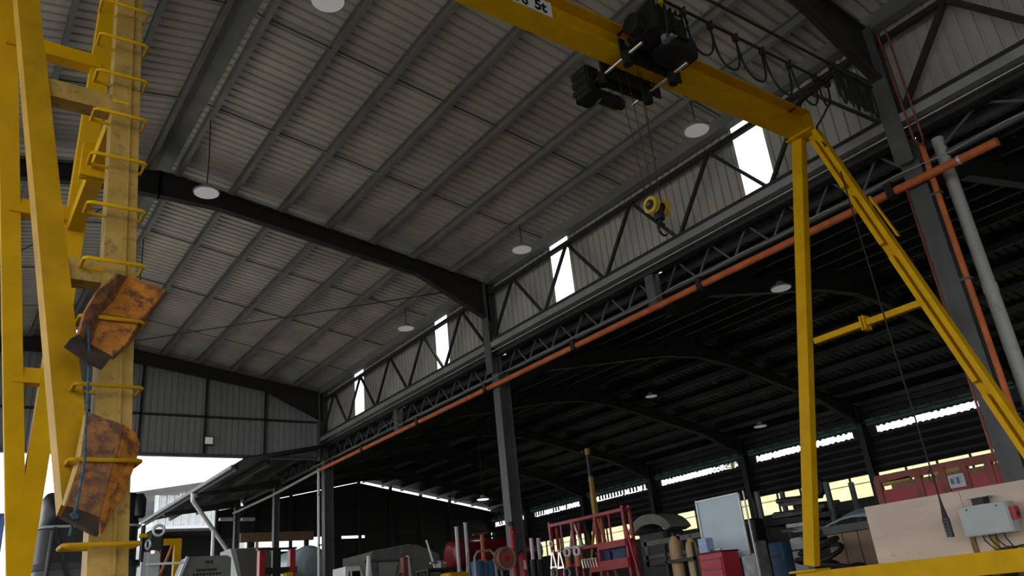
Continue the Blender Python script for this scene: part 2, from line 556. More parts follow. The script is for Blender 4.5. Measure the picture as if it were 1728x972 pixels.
lattice(9.93, 4.18, 13.82, GT, GB, 5, 'lattice girder in the wall bay above the crane hook', m_steel, d=0.055, h=0.075, depth=0.045)
lattice(9.93, 14.08, 23.55, GT, GB, 5, 'lattice girder in the farthest wall bay', m_steel, d=0.055, h=0.075, depth=0.045)

wallr = thing('wall_right', (10.15, 9, E + 5.6), kind='structure')
WZ0, WZ1 = E + 5.60, E + 7.30
slots = [(1.18, 1.78), (6.10, 6.68), (11.09, 11.69), (16.02, 16.62), (20.90, 21.52)]
edges = [Y0] + [v for s_ in slots for v in s_] + [Y1]
for i in range(0, len(edges), 2):
    a, b = edges[i], edges[i + 1]
    n = max(1, round((b - a) / 2.3))
    for k in range(n):
        ya, yb = a + (b - a) * k / n, a + (b - a) * (k + 1) / n
        MB().corrugated((10.13, ya, WZ0), (0, 0, WZ1 - WZ0), (0, yb - ya, 0), (1, 0, 0), pitch=0.175, rib=0.05, h=0.025, lip=0.004).build('wall_sheet', m_wallsheet, wallr)
for n, (a, b) in enumerate(slots):
    w_ = MB().corrugated((10.132, a - 0.02, WZ0), (0, 0, WZ1 - WZ0), (0, b - a + 0.04, 0), (1, 0, 0), pitch=0.19, rib=0.05, h=0.02).build('window_%d' % (n + 1), m_poly)
    tag(w_, kind='structure')
# grey channel under the girders, dark slot, pale conduit
MB().box((9.86, Y0, E + 5.53), (10.02, Y1, E + 5.655)).build('sill_channel', m_fascia, wallr)
MB().box((9.99, Y0, E + 5.36), (10.13, Y1, E + 5.60)).build('lower_flashing', m_steel, wallr)
MB().cyl((9.87, Y0, E + 5.43), (9.87, Y1, E + 5.43), 0.011, n=6).build('conduit', m_galv, wallr)

# far gable wall
wallb = thing('wall_back', (3, 23.9, 6), kind='structure')
GZ = E + 5.10
def gable_sheet(xa, xb):
    mb = MB()
    n = max(1, round((xb - xa) / 0.175))
    p = (xb - xa) / n
    prof = [(0, 0)]
    for i in range(n):
        c = (i + 0.5) * p
        prof += [(c - 0.025, 0), (c - 0.012, 0.025), (c + 0.012, 0.025), (c + 0.025, 0)]
    prof.append((xb - xa, 0))
    vs_ = []
    for x, dy in prof:
        vs_ += [(xa + x, 23.93 + dy, GZ), (xa + x, 23.93 + dy, pz(xa + x) + 0.20)]
    return mb.add(vs_, [(2 * i, 2 * i + 1, 2 * i + 3, 2 * i + 2) for i in range(len(prof) - 1)])
gx = [-4.7, -3.1, -1.3, 0.6, 2.68, 4.6, 6.4, 8.2, 10.2]
for a, b in zip(gx[:-1], gx[1:]):
    gable_sheet(a, b).build('gable_sheet', m_gable, wallb)
for x in gx[1:-1]:
    MB().box((x - 0.035, 23.86, GZ), (x + 0.035, 23.92, pz(x) - 0.02)).build('gable_post', m_steel, wallb)
for z in (E + 6.22,):
    MB().box((-4.6, 23.86, z - 0.03), (10.0, 23.92, z + 0.03)).build('girt', m_steel, wallb)
MB().box((-4.7, 23.80, GZ - 0.08), (10.1, 23.98, GZ)).build('bottom_rail', m_steel2, wallb)

# left wall of the hall: sheeted above, open below
walll = thing('wall_left', (-4.75, 9, 5), kind='structure')
for k in range(12):
    a = Y0 + k * (Y1 - Y0) / 12
    MB().corrugated((-4.85, a, E + 5.6), (0, 0, 1.7), (0, (Y1 - Y0) / 12, 0), (-1, 0, 0)).build('wall_sheet', m_wallsheet, walll)

# unseen front gable added to cut light from behind the camera, open below
wallf = thing('wall_front_baffle', (3, -6.0, 5), kind='structure')
for a, b in zip(gx[:-1], gx[1:]):
    MB().prism([(a, -6.02, E + 3.4), (b, -6.02, E + 3.4), (b, -6.02, pz(b) + 0.19), (a, -6.02, pz(a) + 0.19)], (0, 0.02, 0)).build('gable_sheet', m_gable, wallf)

# ------------------------------------------------------------------ the side shed
SX0, SXR, SX1 = 7.35, 17.0, 24.6
SS = 0.19
SY0, SY1 = -7.0, 36.0
def sz(x):                      # underside of its purlins
    return E + 6.52 - SS * abs(x - SXR)
ceil2 = thing('ceiling_shed', (SXR, 14, 6), kind='structure')
frames2 = [4.05, 8.97, 13.95, 18.8, 23.7, 28.1, 32.5]
for side in (1, -1):
    yy = SY0
    k = 0
    while yy < SY1:
        yb = min(yy + 2.5, SY1 + 0.2)
        xe = SX1 + 0.35
        if side < 0:
            xe = 10.22 if yb < 24.1 else SX0
        if side < 0 and yy < 24.1 < yb:
            yb = 24.1
        z0, z1 = sz(SXR) + 0.16, sz(xe) + 0.16
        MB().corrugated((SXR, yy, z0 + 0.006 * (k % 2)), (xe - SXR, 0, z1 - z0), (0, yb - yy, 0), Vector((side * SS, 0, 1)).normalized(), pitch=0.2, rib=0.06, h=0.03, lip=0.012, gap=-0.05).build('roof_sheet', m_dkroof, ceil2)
        yy = yb
        k += 1
xs2 = [SXR + s * (0.25 + 1.04 * k) for s in (1, -1) for k in range(8)]
for x in xs2:
    if x > SX1:
        continue
    y0 = SY0 if x > 10.2 else 24.1
    if x < SX0 + 0.1:
        continue
    z = sz(x)
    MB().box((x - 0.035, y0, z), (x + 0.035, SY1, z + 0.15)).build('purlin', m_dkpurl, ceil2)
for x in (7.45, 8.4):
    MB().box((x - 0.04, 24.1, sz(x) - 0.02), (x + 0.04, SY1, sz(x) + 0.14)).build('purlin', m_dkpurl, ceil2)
MB().box((SX0 - 0.08, 24.1, sz(SX0) + 0.06), (SX0 + 0.02, SY1, sz(SX0) + 0.165)).build('gutter', m_steel2, ceil2)

def frame2(yc, label):
    t = thing('shed_frame', (SXR, yc, 0), label, 'steel frame', 'portal frames of the dark side shed')
    segs = [(0, 0.46), (1.2, 0.32), (5.6, 0.32), (7.0, 0.62)]
    for side in (1, -1):
        L = 7.55
        pts = [(0, 0.46), (1.4, 0.31), (5.4, 0.31), (L if side > 0 else 6.66, 0.66)]
        for (a, ha), (b, hb) in zip(pts[:-1], pts[1:]):
            xa, xb = SXR + side * a, SXR + side * b
            mb = MB()
            for w, lo in ((0.012, None), (0.17, 'b'), (0.17, 't')):
                vs_ = []
                for x, h in ((xa, ha), (xb, hb)):
                    zt = sz(x)
                    z0, z1 = (zt - h, zt) if lo is None else ((zt - h, zt - h + 0.015) if lo == 'b' else (zt - 0.015, zt))
                    for yy in (yc - w / 2, yc + w / 2):
                        vs_ += [(x, yy, z0), (x, yy, z1)]
                mb.add(vs_, [(0, 1, 3, 2), (4, 6, 7, 5), (0, 4, 5, 1), (2, 3, 7, 6), (0, 2, 6, 4), (1, 5, 7, 3)])
            mb.build('rafter', m_steel, t)
    MB().ibeam((24.45, yc, 0), (24.45, yc, sz(24.45)), 0.2, 0.3, up=(1, 0, 0)).build('column', m_steel, t)
    if yc in (8.97, 18.8):
        MB().box((10.02, yc - 0.1, E + 4.72), (10.2, yc + 0.1, E + 5.5)).build('hanger_post', m_steel2, t)
    return t
ords = ['nearest', 'second nearest', 'third nearest', 'middle', 'fifth', 'sixth', 'farthest']
for yc, o_ in zip(frames2, ords):
    frame2(yc, '%s arched rafter frame under the dark side shed roof' % o_)
# edge lattice beams of the shed, seen through under the hall girders
segs2 = list(zip([-5.7] + [f + 0.12 for f in frames2[:-1]], [f - 0.12 for f in frames2]))
wh = ['just right of the white plastic pipe', 'behind the yellow A-frame leg', 'right of the middle column', 'just left of the middle column', 'left of the small hanger post', 'first beyond the far gable', 'farthest, over the open yard']
for (a, b), w_ in zip(segs2, wh):
    lattice(10.28, a, b, E + 5.50, E + 4.98, 6, 'slender lattice edge beam of the side shed, ' + w_, m_steel2, d=0.032, h=0.075, depth=0.03, group='edge lattice beams of the side shed', name='edge_lattice_beam')
for yc in (28.1, 32.5):
    t = thing('canopy_column', (10.1, yc, 0), 'slim grey column under the yard canopy, %s one' % ('nearer' if yc < 30 else 'farther'), 'column', 'canopy columns')
    MB().ibeam((10.1, yc, 0), (10.1, yc, E + 5.0), 0.2, 0.2, up=(1, 0, 0)).build('shaft', m_steel2, t)
    MB().box((9.9, yc - 0.18, 0), (10.3, yc + 0.18, 0.03)).build('base_plate', m_steel2, t)
    MB().section((SX0, yc, sz(SX0) - 0.09), (10.2, yc, sz(10.2) - 0.16), [(-0.05, -0.05), (0.05, -0.05), (0.05, 0.07), (-0.05, 0.07)], prof2=[(-0.05, -0.2), (0.05, -0.2), (0.05, 0.1), (-0.05, 0.1)]).build('canopy_arm', m_steel, t)

# walls of the side shed
wall3 = thing('wall_back_shed', (17, 36, 0), kind='structure')
def fz(x):
    return E + 6.50 - SS * abs(x - SXR)
xs3 = [10.3, 11.9, 13.6, 15.3, 17.0, 18.7, 20.4, 22.1, 24.75]
for a, b in zip(xs3[:-1], xs3[1:]):
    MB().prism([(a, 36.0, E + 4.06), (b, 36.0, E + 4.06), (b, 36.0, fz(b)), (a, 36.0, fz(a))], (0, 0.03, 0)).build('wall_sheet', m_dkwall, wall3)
    MB().box((a - 0.06, 35.85, E + 2.0), (a + 0.06, 36.0, fz(a) + 0.15)).build('wall_post', m_steel, wall3)
for a, b, z in ((12.9, 15.2, 3.45), (15.2, 16.1, 4.06), (16.1, 17.3, 3.90), (17.3, 24.6, 4.06)):
    MB().box((a, 36.0, 0), (b, 36.05, E + z)).build('lower_sheet', m_dkwall, wall3)
MB().box((10.3, 35.95, E + 4.02), (24.6, 36.06, E + 4.10)).build('rail', m_steel, wall3)

wall4 = thing('wall_right_shed', (24.7, 14, 0), kind='structure')
STZ0, STZ1 = E + 4.17, E + 4.40
WB0, WB1 = E + 2.28, E + 2.95
seg4 = [-7.0] + frames2 + [36.0]
for a, b in zip(seg4[:-1], seg4[1:]):
    # horizontal lapped boards between the light strip and the window band
    zz = WB1
    nb = 5
    hgt = (STZ0 - WB1) / nb
    for k in range(nb):
        z0 = WB1 + k * hgt
        MB().prism([(24.66, a, z0), (24.66, a, z0 + hgt), (24.72, a, z0 + hgt), (24.56, a, z0)], (0, b - a, 0)).build('wall_board', m_dkwall, wall4)
    MB().box((24.62, a, 0), (24.7, b, WB0)).build('lower_sheet', m_dkwall, wall4)
    MB().box((24.62, a, STZ1), (24.7, b, STZ1 + 0.05)).build('head_rail', m_steel, wall4)
    # upper lattice rail above the strip
    zt, zb = E + 4.86, E + 4.50
    MB().box((24.40, a, zt), (24.46, b, zt + 0.05)).build('lattice_chord', m_steel, wall4)
    MB().box((24.40, a, zb), (24.46, b, zb + 0.05)).build('lattice_chord', m_steel, wall4)
    n = 8
    for k in range(n):
        p = (b - a) / n
        MB().bar((24.43, a + k * p, zb), (24.43, a + (k + 0.5) * p, zt), 0.03, 0.03).build('lattice_diagonal', m_steel, wall4)
        MB().bar((24.43, a + (k + 1) * p, zb), (24.43, a + (k + 0.5) * p, zt), 0.03, 0.03).build('lattice_diagonal', m_steel, wall4)
    MB().box((24.66, a, STZ1 + 0.05), (24.67, b, STZ1 + 0.27)).build('frosted_strip', m_frost, wall4)
    MB().box((24.66, a, STZ1 + 0.27), (24.70, b, sz(24.6) + 0.16)).build('eave_closure', m_dkwall, wall4)
    MB().box((24.60, a, STZ0), (24.66, a + 0.45, STZ1)).build('closing_plate', m_dkwall, wall4)
    MB().box((24.60, b - 0.40, STZ0), (24.66, b, STZ1)).build('closing_plate', m_dkwall, wall4)
    mb = MB()
    yq = a + 0.45
    while yq < b - 0.45:
        far_ = 0.55 if a > 23 else 0.0
        mb.box((24.64, yq, STZ1 - (0.19 if random.random() < far_ else random.uniform(0.01, 0.05))), (24.66, yq + 0.10, STZ1))
        mb.box((24.64, yq + 0.04, STZ0), (24.66, yq + 0.16, STZ0 + random.uniform(0.0, 0.04)))
        yq += 0.2
    mb.build('scalloped_edge', m_dkwall, wall4)
# yellowed window band: panes with mullions, a mid rail
nwin = 0
for a, b in zip(seg4[:-1], seg4[1:]):
    nwin += 1
    wn_ = thing('window_%d' % (nwin + 10), (24.66, (a + b) / 2, WB0), kind='structure')
    n = max(3, round((b - a) / 0.98))
    zm = WB0 + (WB1 - WB0) * 0.66
    for k in range(n):
        p = (b - a) / n
        for z0, z1 in ((WB0, zm), (zm, WB1)):
            MB().box((24.655, a + k * p, z0), (24.660, a + (k + 1) * p, z1)).build('pane', m_yelpoly, wn_)
        MB().box((24.60, a + k * p - 0.03, WB0), (24.65, a + k * p + 0.03, WB1)).build('mullion', m_steel, wn_)
    MB().box((24.61, a, zm - 0.012), (24.65, b, zm + 0.012)).build('transom', m_steel, wn_)
# unseen end wall added to close the shed and keep its inside dark
wall5 = MB().box((10.3, -7.06, 0), (24.6, -7.0, E + 6.4)).build('wall_shed_baffle', m_dkwall)
tag(wall5, kind='structure')

# ------------------------------------------------------------------ pipes along the column line
t = thing('orange_pipe', (9.93, 13, E + 4.7), 'long orange pipe running along the column line below the edge beams', 'pipe')
yy = [2.95, 4.35, 7.75, 11.05, 14.2, 17.35, 20.6, 23.75]
for a, b in zip(yy[:-1], yy[1:]):
    MB().cyl((9.90, a + 0.02, E + 4.67), (9.90, b - 0.02, E + 4.67), 0.056, n=14).build('pipe_length', m_orange, t)
for a in yy[1:-1]:
    MB().box((9.825, a - 0.05, E + 4.595), (9.975, a + 0.05, E + 4.80)).build('clamp', m_black, t)
MB().cyl((9.90, 3.42, E + 4.67), (9.90, 3.45, E + 4.67), 0.062, n=14).build('collar', m_galv, t)
t = MB().tube([(9.92, 23.77, E + 4.68), (9.93, 28, E + 4.60), (9.93, 32.4, E + 4.62)], 0.048, 10).build('grey_pipe', m_fascia)
tag(t, 'grey pipe continuing the orange one past the far gable', 'pipe')
pts = []
for k in range(0, 84):
    yv = -5.5 + k * 0.36
    dz = 0.02 * math.sin(k * 1.7)
    if 8.2 < yv < 9.6:
        dz += 0.0
    base = 4.83
    if 8.6 < yv < 10.2:
        base = 4.76 + 0.13 * abs(yv - 9.4) / 0.8 * 0.8
    if 18.3 < yv < 19.6:
        base = 4.98
    pts.append((9.86, yv, E + base + dz))
tag(MB().tube(pts, 0.008, 6).build('supply_cable', m_fascia), 'thin pale cable strung wavily above the orange pipe', 'cable')
t = thing('riser_pipe', (9.97, 3.86, 0), 'orange-red vertical pipe on the near side of the right column', 'pipe')
MB().cyl((9.97, 3.83, 0), (9.97, 3.83, E + 5.15), 0.036, n=12).build('pipe_length', m_orange, t)
MB().tube([(9.95, 3.83, E + 5.12), (9.80, 3.83, E + 5.2), (9.80, 3.84, E + 6.95)], 0.014, 8).build('thin_riser', m_redox, t)
MB().tube([(9.95, 3.80, E + 5.10), (9.80, 3.72, E + 5.16), (9.80, 3.72, E + 6.95)], 0.014, 8).build('thin_riser', m_redox, t)
MB().cyl((9.86, 4.14, 0.0), (9.86, 4.14, E + 4.6), 0.016, n=8).build('thin_riser', m_redox, t)
for z in (1.5, 3.2, 4.4):
    MB().box((9.93, 3.78, E + z), (10.02, 3.90, E + z + 0.03)).build('pipe_clip', m_steel2, t)
t = thing('downpipe', (10.3, 3.74, 0), 'fat white plastic rainwater pipe beside the right column', 'pipe')
MB().cyl((10.30, 3.74, 0), (10.30, 3.74, E + 3.1), 0.082, n=18).build('pipe_length', m_pvc, t)
MB().cyl((10.30, 3.74, E + 3.1), (10.30, 3.74, E + 5.28), 0.078, n=18).build('pipe_length', m_pvc, t)
MB().cyl((10.30, 3.74, E + 3.04), (10.30, 3.74, E + 3.16), 0.088, n=18).build('socket', m_pvc, t)
t = thing('white_riser', (9.93, 23.86, 0), 'thin white pipe down the edge of the far hall column', 'pipe')
MB().cyl((9.93, 23.88, 0), (9.93, 23.88, E + 4.75), 0.04, n=10).build('pipe_length', m_white, t)
for z in (1.5, 3.5, 5.0):
    MB().box((9.90, 23.82, z), (10.0, 23.94, z + 0.04)).build('pipe_clip', m_steel2, t)
# white downpipe of the yard canopy
a_, b_ = at(333, 846, X=7.5), at(389, 903, X=9.8)
t = thing('downpipe', (9.8, 32.2, 0), 'white rainwater pipe slanting from the yard canopy to its far column', 'pipe')
MB().tube([(SX0 - 0.03, 28.4, sz(SX0) + 0.05), (SX0, 28.5, sz(SX0) - 0.18), (9.62, 31.9, E + 3.15), (9.75, 32.1, E + 2.9), (9.75, 32.1, 0)], 0.075, 10).build('pipe_length', m_white, t)
MB().cyl((9.75, 32.1, 1.0), (9.75, 32.1, 1.15), 0.09, n=10).build('socket', m_white, t)

# ------------------------------------------------------------------ high bay lamps
def lamp(x, yv, z, ztop, label, lens=m_lens, r=0.205):
    t = thing('pendant_lamp', (x, yv, z), label, 'lamp', 'high bay pendant lamps')
    MB().lathe((x, yv, z), (0, 0, 1), [(0.012, r - 0.02), (0.0, r - 0.006), (0.0, r), (0.03, r + 0.006), (0.055, r - 0.03), (0.075, 0.09), (0.14, 0.075), (0.15, 0.03)], 28).build('housing', m_fascia, t)
    MB().lathe((x, yv, z - 0.004), (0, 0, 1), [(0, r - 0.012), (0.016, r - 0.016)], 28).build('diffuser', lens, t)
    MB().tube([(x, yv, z + 0.14), (x + 0.012, yv, (z + ztop) / 2), (x, yv, ztop)], 0.009, 6).build('suspension_cord', m_rubber, t)
    return t
lamp(2.99, 11.8, E + 6.80, pz(2.99), 'round white pendant lamp on a long cord before the dark rafter')
lamp(2.99, 6.86, E + 6.86, pz(2.99), 'round white pendant lamp cut by the top edge of the photo')
lamp(2.99, 16.75, E + 6.80, pz(2.99), 'pendant lamp near the ridge hidden behind the ladder leg')
lamp(9.03, 6.55, E + 6.71, pz(9.03), 'round white pendant lamp right of the crane hook, under the crane beam')
lamp(9.03, 11.28, E + 6.70, pz(9.03), 'round white pendant lamp beside the second bright wall slot')
lamp(9.03, 16.2, E + 6.70, pz(9.03), 'small far pendant lamp left of the middle column')
def shed_lamp(p, label, X, lens=m_lens):
    c = at(*p, X=X)
    lamp(c.x, c.y, c.z, sz(c.x) + 0.16, label, lens, 0.2)
shed_lamp((815, 843), 'small lit lamp glowing in the dark shed left of the middle column', 15.2, m_lamplit)
shed_lamp((1318, 487), 'dim round lamp in the dark shed beside the yellow A-frame leg', 13.0)
shed_lamp((1099, 669), 'dim small lamp deep in the middle of the dark shed roof', 19.0)
shed_lamp((1283, 720), 'dim lamp hanging in the dark shed above the bright eave strip', 20.5)
# flood light on the gable
c = at(352, 744, Y=23.72)
t = thing('flood_light', tuple(c), 'small square flood light fixed low on the far gable wall', 'flood light')
MB().box((c.x - 0.14, c.y - 0.04, c.z - 0.13), (c.x + 0.14, c.y + 0.06, c.z + 0.13)).build('housing', m_black, t)
MB().box((c.x - 0.11, c.y - 0.05, c.z - 0.10), (c.x + 0.11, c.y - 0.035, c.z + 0.10)).build('lens', m_lens, t)
for p, lb in (((382, 876), 'small outdoor lamp under the canopy left of the far column'), ((418, 876), 'small outdoor lamp under the canopy right of the far column')):
    c = at(*p, Y=32.3)
    t = thing('bracket_lamp', tuple(c), lb, 'lamp', 'bracket lamps on the far canopy column')
    MB().bevel_box((c.x - 0.28, c.y - 0.10, c.z - 0.06), (c.x + 0.28, c.y + 0.10, c.z + 0.06), 0.03).build('head', m_galv, t)
    MB().cyl((c.x, c.y, c.z), (10.1, 32.45, c.z - 0.05), 0.02, n=6).build('arm', m_steel2, t)

# ------------------------------------------------------------------ gantry crane
XG = 9.0
crane = thing('gantry_crane', (4.8, 4.75, 0), 'yellow gantry crane spanning the hall on splayed legs', 'crane')
BZ = E + 5.58
YC = 4.845
MB().ibeam((-1.1, YC, BZ + 0.175), (9.08, YC, BZ + 0.175), 0.28, 0.35, tf=0.02, tw=0.016).build('main_beam', m_yel, crane)
for x in (-1.09, 9.07):
    MB().box((x - 0.008, YC - 0.14, BZ), (x + 0.008, YC + 0.14, BZ + 0.35)).build('end_plate', m_yel, crane)
MB().box((8.86, YC - 0.20, BZ - 0.022), (9.14, YC + 0.20, BZ)).build('head_plate', m_yel, crane)
MB().box((-0.5, YC - 0.20, BZ - 0.022), (0.75, YC + 0.20, BZ)).build('head_plate', m_yel, crane)
# right A-frame
def leg(p, q, w, h, name, mt=m_yel, up=(1, 0, 0)):
    return MB().bar(p, q, w, h, up).build(name, mt, crane)
leg((XG, 6.24, E + 0.16), (XG, 4.93, BZ - 0.02), 0.15, 0.12, 'leg')
leg((XG, 3.12, E + 0.10), (XG, 4.66, BZ - 0.02), 0.062, 0.13, 'leg')
leg((XG + 0.05, 3.215, E + 0.10), (XG + 0.05, 4.755, BZ - 0.02), 0.12, 0.02, 'leg_web', m_yel)
for a, b in ((0.0, 0.27), (0.30, 0.62), (0.655, 0.80), (0.83, 0.985)):
    p, q = Vector((XG - 0.03, 3.25, E + 0.2)), Vector((XG - 0.03, 4.735, BZ - 0.1))
    leg(p.lerp(q, a), p.lerp(q, b), 0.055, 0.08, 'cable_trunking')
for f in (0.66,):
    p, q = Vector((XG - 0.02, 2.96, E + 0.2)), Vector((XG - 0.02, 4.57, BZ - 0.1))
    leg(p.lerp(q, f), p.lerp(q, f + 0.12), 0.02, 0.05, 'cable_cleat')
leg((XG, 5.44, E + 2.82), (XG, 4.02, E + 2.82), 0.075, 0.075, 'tie_beam', up=(0, 0, 1))
MB().box((XG - 0.07, 4.70, E + 2.73), (XG + 0.07, 4.72, E + 2.91)).build('splice_plate', m_yel, crane)
MB().box((XG - 0.07, 4.74, E + 2.73), (XG + 0.07, 4.76, E + 2.91)).build('splice_plate', m_yel, crane)
# sills and wheels
MB().box((XG - 0.11, 2.55, E - 0.13), (XG + 0.11, 6.42, E + 0.09)).build('sill_beam', m_yel, crane)
MB().box((XG - 0.16, 6.1, E + 0.09), (XG + 0.16, 6.48, E + 0.115)).build('foot_plate', m_yel, crane)
MB().box((XG - 0.16, 2.95, E + 0.09), (XG + 0.16, 3.3, E + 0.115)).build('foot_plate', m_yel, crane)
XL = 0.52
MB().box((XL - 0.12, 2.55, E - 0.13), (XL + 0.12, 6.9, E + 0.09)).build('sill_beam', m_yel, crane)
for x in (XG, XL):
    for yv in (2.85, 6.2):
        MB().box((x - 0.14, yv - 0.3, 0.42), (x + 0.14, yv + 0.3, E - 0.13)).build('wheel_box', m_yel, crane)
        MB().cyl((x - 0.07, yv, 0.30), (x + 0.07, yv, 0.30), 0.26, n=20).build('wheel', m_steel2, crane)
# left rigid leg: near pair (outer slanted, inner upright) and far pair
def zl(z):
    return E + z
def ny(z):                      # near leg plane
    return 3.16 + 0.292 * z
def fy(z):                      # far leg plane
    return 6.32 - 0.285 * z
leg((0.525, ny(-0.02), zl(-0.02)), (0.525, ny(5.4), zl(5.5)), 0.11, 0.085, 'leg', m_yeldull, up=(1, 0, 0))
MB().bar((0.594, ny(-0.02) - 0.012, zl(-0.02)), (0.594, ny(5.4) - 0.012, zl(5.5)), 0.08, 0.042, (1, 0, 0)).build('leg_channel', m_yeldull, crane)
MB().bar((0.566, ny(0.1) - 0.060, zl(0.1)), (0.566, ny(5.3) - 0.060, zl(5.4)), 0.014, 0.010, (1, 0, 0)).build('cable_strip', m_yeldull, crane)
leg((0.444, ny(0.5), zl(0.5)), (-0.27, ny(5.4), zl(5.5)), 0.12, 0.105, 'leg', m_yelworn, up=(1, 0, 0))
leg((0.55, fy(0.02), zl(0.02)), (0.55, fy(5.4), zl(5.5)), 0.13, 0.12, 'leg', m_yel, up=(1, 0, 0))
leg((0.56, fy(0.35), zl(0.35)), (-0.28, fy(5.4), zl(5.5)), 0.12, 0.11, 'leg', m_yel, up=(1, 0, 0))
for z, f_, mt in ((2.66, ny, m_yeldull), (1.55, ny, m_yeldull), (4.0, ny, m_yeldull), (0.62, ny, m_yelworn)):
    leg((0.50 - 0.148 * z, f_(z), zl(z)), (0.50, f_(z), zl(z)), 0.10, 0.10, 'tie_beam', mt, up=(0, 0, 1))
for z in (3.85, 2.78, 1.72):
    leg((0.61 - 0.163 * z, fy(z), zl(z)), (0.55, fy(z), zl(z)), 0.10, 0.10, 'tie_beam', m_yel, up=(0, 0, 1))
leg((0.53, ny(2.35) + 0.02, zl(2.62)), (0.55, fy(2.7), zl(2.72)), 0.09, 0.10, 'tie_beam', m_yel, up=(0, 0, 1))
MB().box((0.44, 4.52, zl(2.56)), (0.64, 4.54, zl(2.78))).build('splice_plate', m_yel, crane)
MB().box((0.44, 4.56, zl(2.56)), (0.64, 4.58, zl(2.78))).build('splice_plate', m_yel, crane)
# ladder rungs stapled on the inner near leg
RUNGS = [0.345, 0.65, 0.955, 1.265, 1.56, 1.876, 2.187, 2.492, 2.79, 3.09, 3.395, 3.70]
rung0 = None
for i, z in enumerate(RUNGS):
    yf = ny(z) - 0.165
    yb = ny(z) - 0.05
    x0, x1 = 0.393, 0.628
    mb = MB()
    r = 0.0085
    mb.tube([(x0, yb, zl(z)), (x0, yf + 0.01, zl(z)), (x0 + 0.012, yf, zl(z)), (x1 - 0.012, yf, zl(z)), (x1, yf + 0.01, zl(z)), (x1, yb, zl(z)), (x0, yb, zl(z))], r, 8)
    mb.build('rung', m_yel if i > 3 else m_yelworn, crane)
# capacity sign clipped to the flange edges: white plate, round emblem, 5t
YS = YC - 0.142
p0, p1 = at(862, 8, Y=YS), at(932, 28, Y=YS)
zs0, zs1 = BZ + 0.004, BZ + 0.19
sx0, sx1 = p0.x, p1.x
sign = MB().box((sx0, YS - 0.006, zs0), (sx1, YS, zs1)).build('capacity_sign', m_white, crane)
MB().box((sx0 + 0.1, YS, zs0), (sx0 + 0.13, YC - 0.008, zs0 + 0.015)).build('clip', m_steel2, sign)
MB().box((sx1 - 0.13, YS, zs0), (sx1 - 0.1, YC - 0.008, zs0 + 0.015)).build('clip', m_steel2, sign)
Mt = Matrix.Translation((sx0 + (sx1 - sx0) * 0.57, YS - 0.008, zs0 + 0.028)) @ Matrix.Rotation(math.pi / 2, 4, 'X') @ Matrix.Diagonal((1.0, 1, 1, 1))
text_mesh('5t', 0.185, 'lettering', m_ink, sign, Mt)
w_ = sx1 - sx0
for dx, dz in ((0.13, 0.055), (0.34, 0.055), (0.13, 0.125), (0.34, 0.125)):
    MB().ring((sx0 + w_ * dx, YS - 0.008, zs0 + dz), (0, 1, 0), 0.030, 0.011, 18, 6).build('emblem_ring', m_ink, sign)
# festoon rails with brackets, left of the loops
FZ = E + 6.0
MB().box((-0.8, 4.233, FZ), (8.9, 4.257, FZ + 0.026)).build('festoon_rail', m_steel, crane)
MB().box((-0.8, 3.973, FZ), (9.42, 3.997, FZ + 0.026)).build('festoon_rail', m_steel, crane)
for x in (0.6, 3.0, 5.6, 8.78):
    MB().bar((x, YC, BZ + 0.33), (x, 4.0, FZ + 0.045), 0.03, 0.035).build('rail_bracket', m_steel, crane)

# ------------------------------------------------------------------ festoon cables
def festoon(nodes, yv, drops, label, group='festoon cables on the crane', r=0.013):
    t = thing('festoon_cable', (nodes[0], yv, FZ), label, 'cable', group)
    for i in range(len(nodes) - 1):
        a, b = nodes[i], nodes[i + 1]
        d = drops[i]
        n = 14
        pts = []
        for k in range(n + 1):
            f = k / n
            s = math.sin(math.pi * f)
            pts.append((a + 0.012 + (b - a - 0.024) * (f - 0.09 * math.sin(2 * math.pi * f)), yv + 0.012 * math.sin(5 * f + i), FZ - 0.05 - d * s ** 0.62))
        MB().tube(pts, r, 6).build('cable_loop', m_rubber, t)
    for a in nodes:
        MB().box((a - 0.03, yv - 0.03, FZ - 0.06), (a + 0.03, yv + 0.03, FZ + 0.0)).build('cable_trolley', m_steel, t)
        MB().cyl((a, yv - 0.035, FZ + 0.022), (a, yv + 0.035, FZ + 0.022), 0.02, n=10).build('trolley_wheel', m_steel, t)
    return t
festoon([6.07, 6.52, 6.97, 7.47, 8.0, 8.55, 8.82], 4.245, [0.46, 0.50, 0.50, 0.50, 0.46, 0.34], 'black festoon cable hanging in wide loops beside the crane beam')
festoon([8.52 + 0.062 * k for k in range(15)], 3.985, [0.42 + 0.10 * math.sin(k * 1.3) ** 2 for k in range(14)], 'bunched black festoon cable parked at the crane beam end')
t = MB().tube([(8.6, 4.2, FZ - 0.45), (8.8, 4.4, FZ - 0.42), (8.98, 4.62, BZ + 0.02), (8.97, 4.64, BZ - 0.1), (8.93, 4.55, BZ - 0.35)], 0.014, 8).build('connecting_cable', m_rubber)
tag(t, 'black cable running from the festoon down to the right crane leg', 'cable')

# ------------------------------------------------------------------ hoist trolley
hoist = thing('hoist_trolley', (5.9, YC, BZ - 0.5), 'black electric hoist trolley clamped round the yellow crane beam', 'hoist')
def hb(a, b, name, mt=m_black, r=0.02):
    return MB().bevel_box(a, b, r).build(name, mt, hoist)
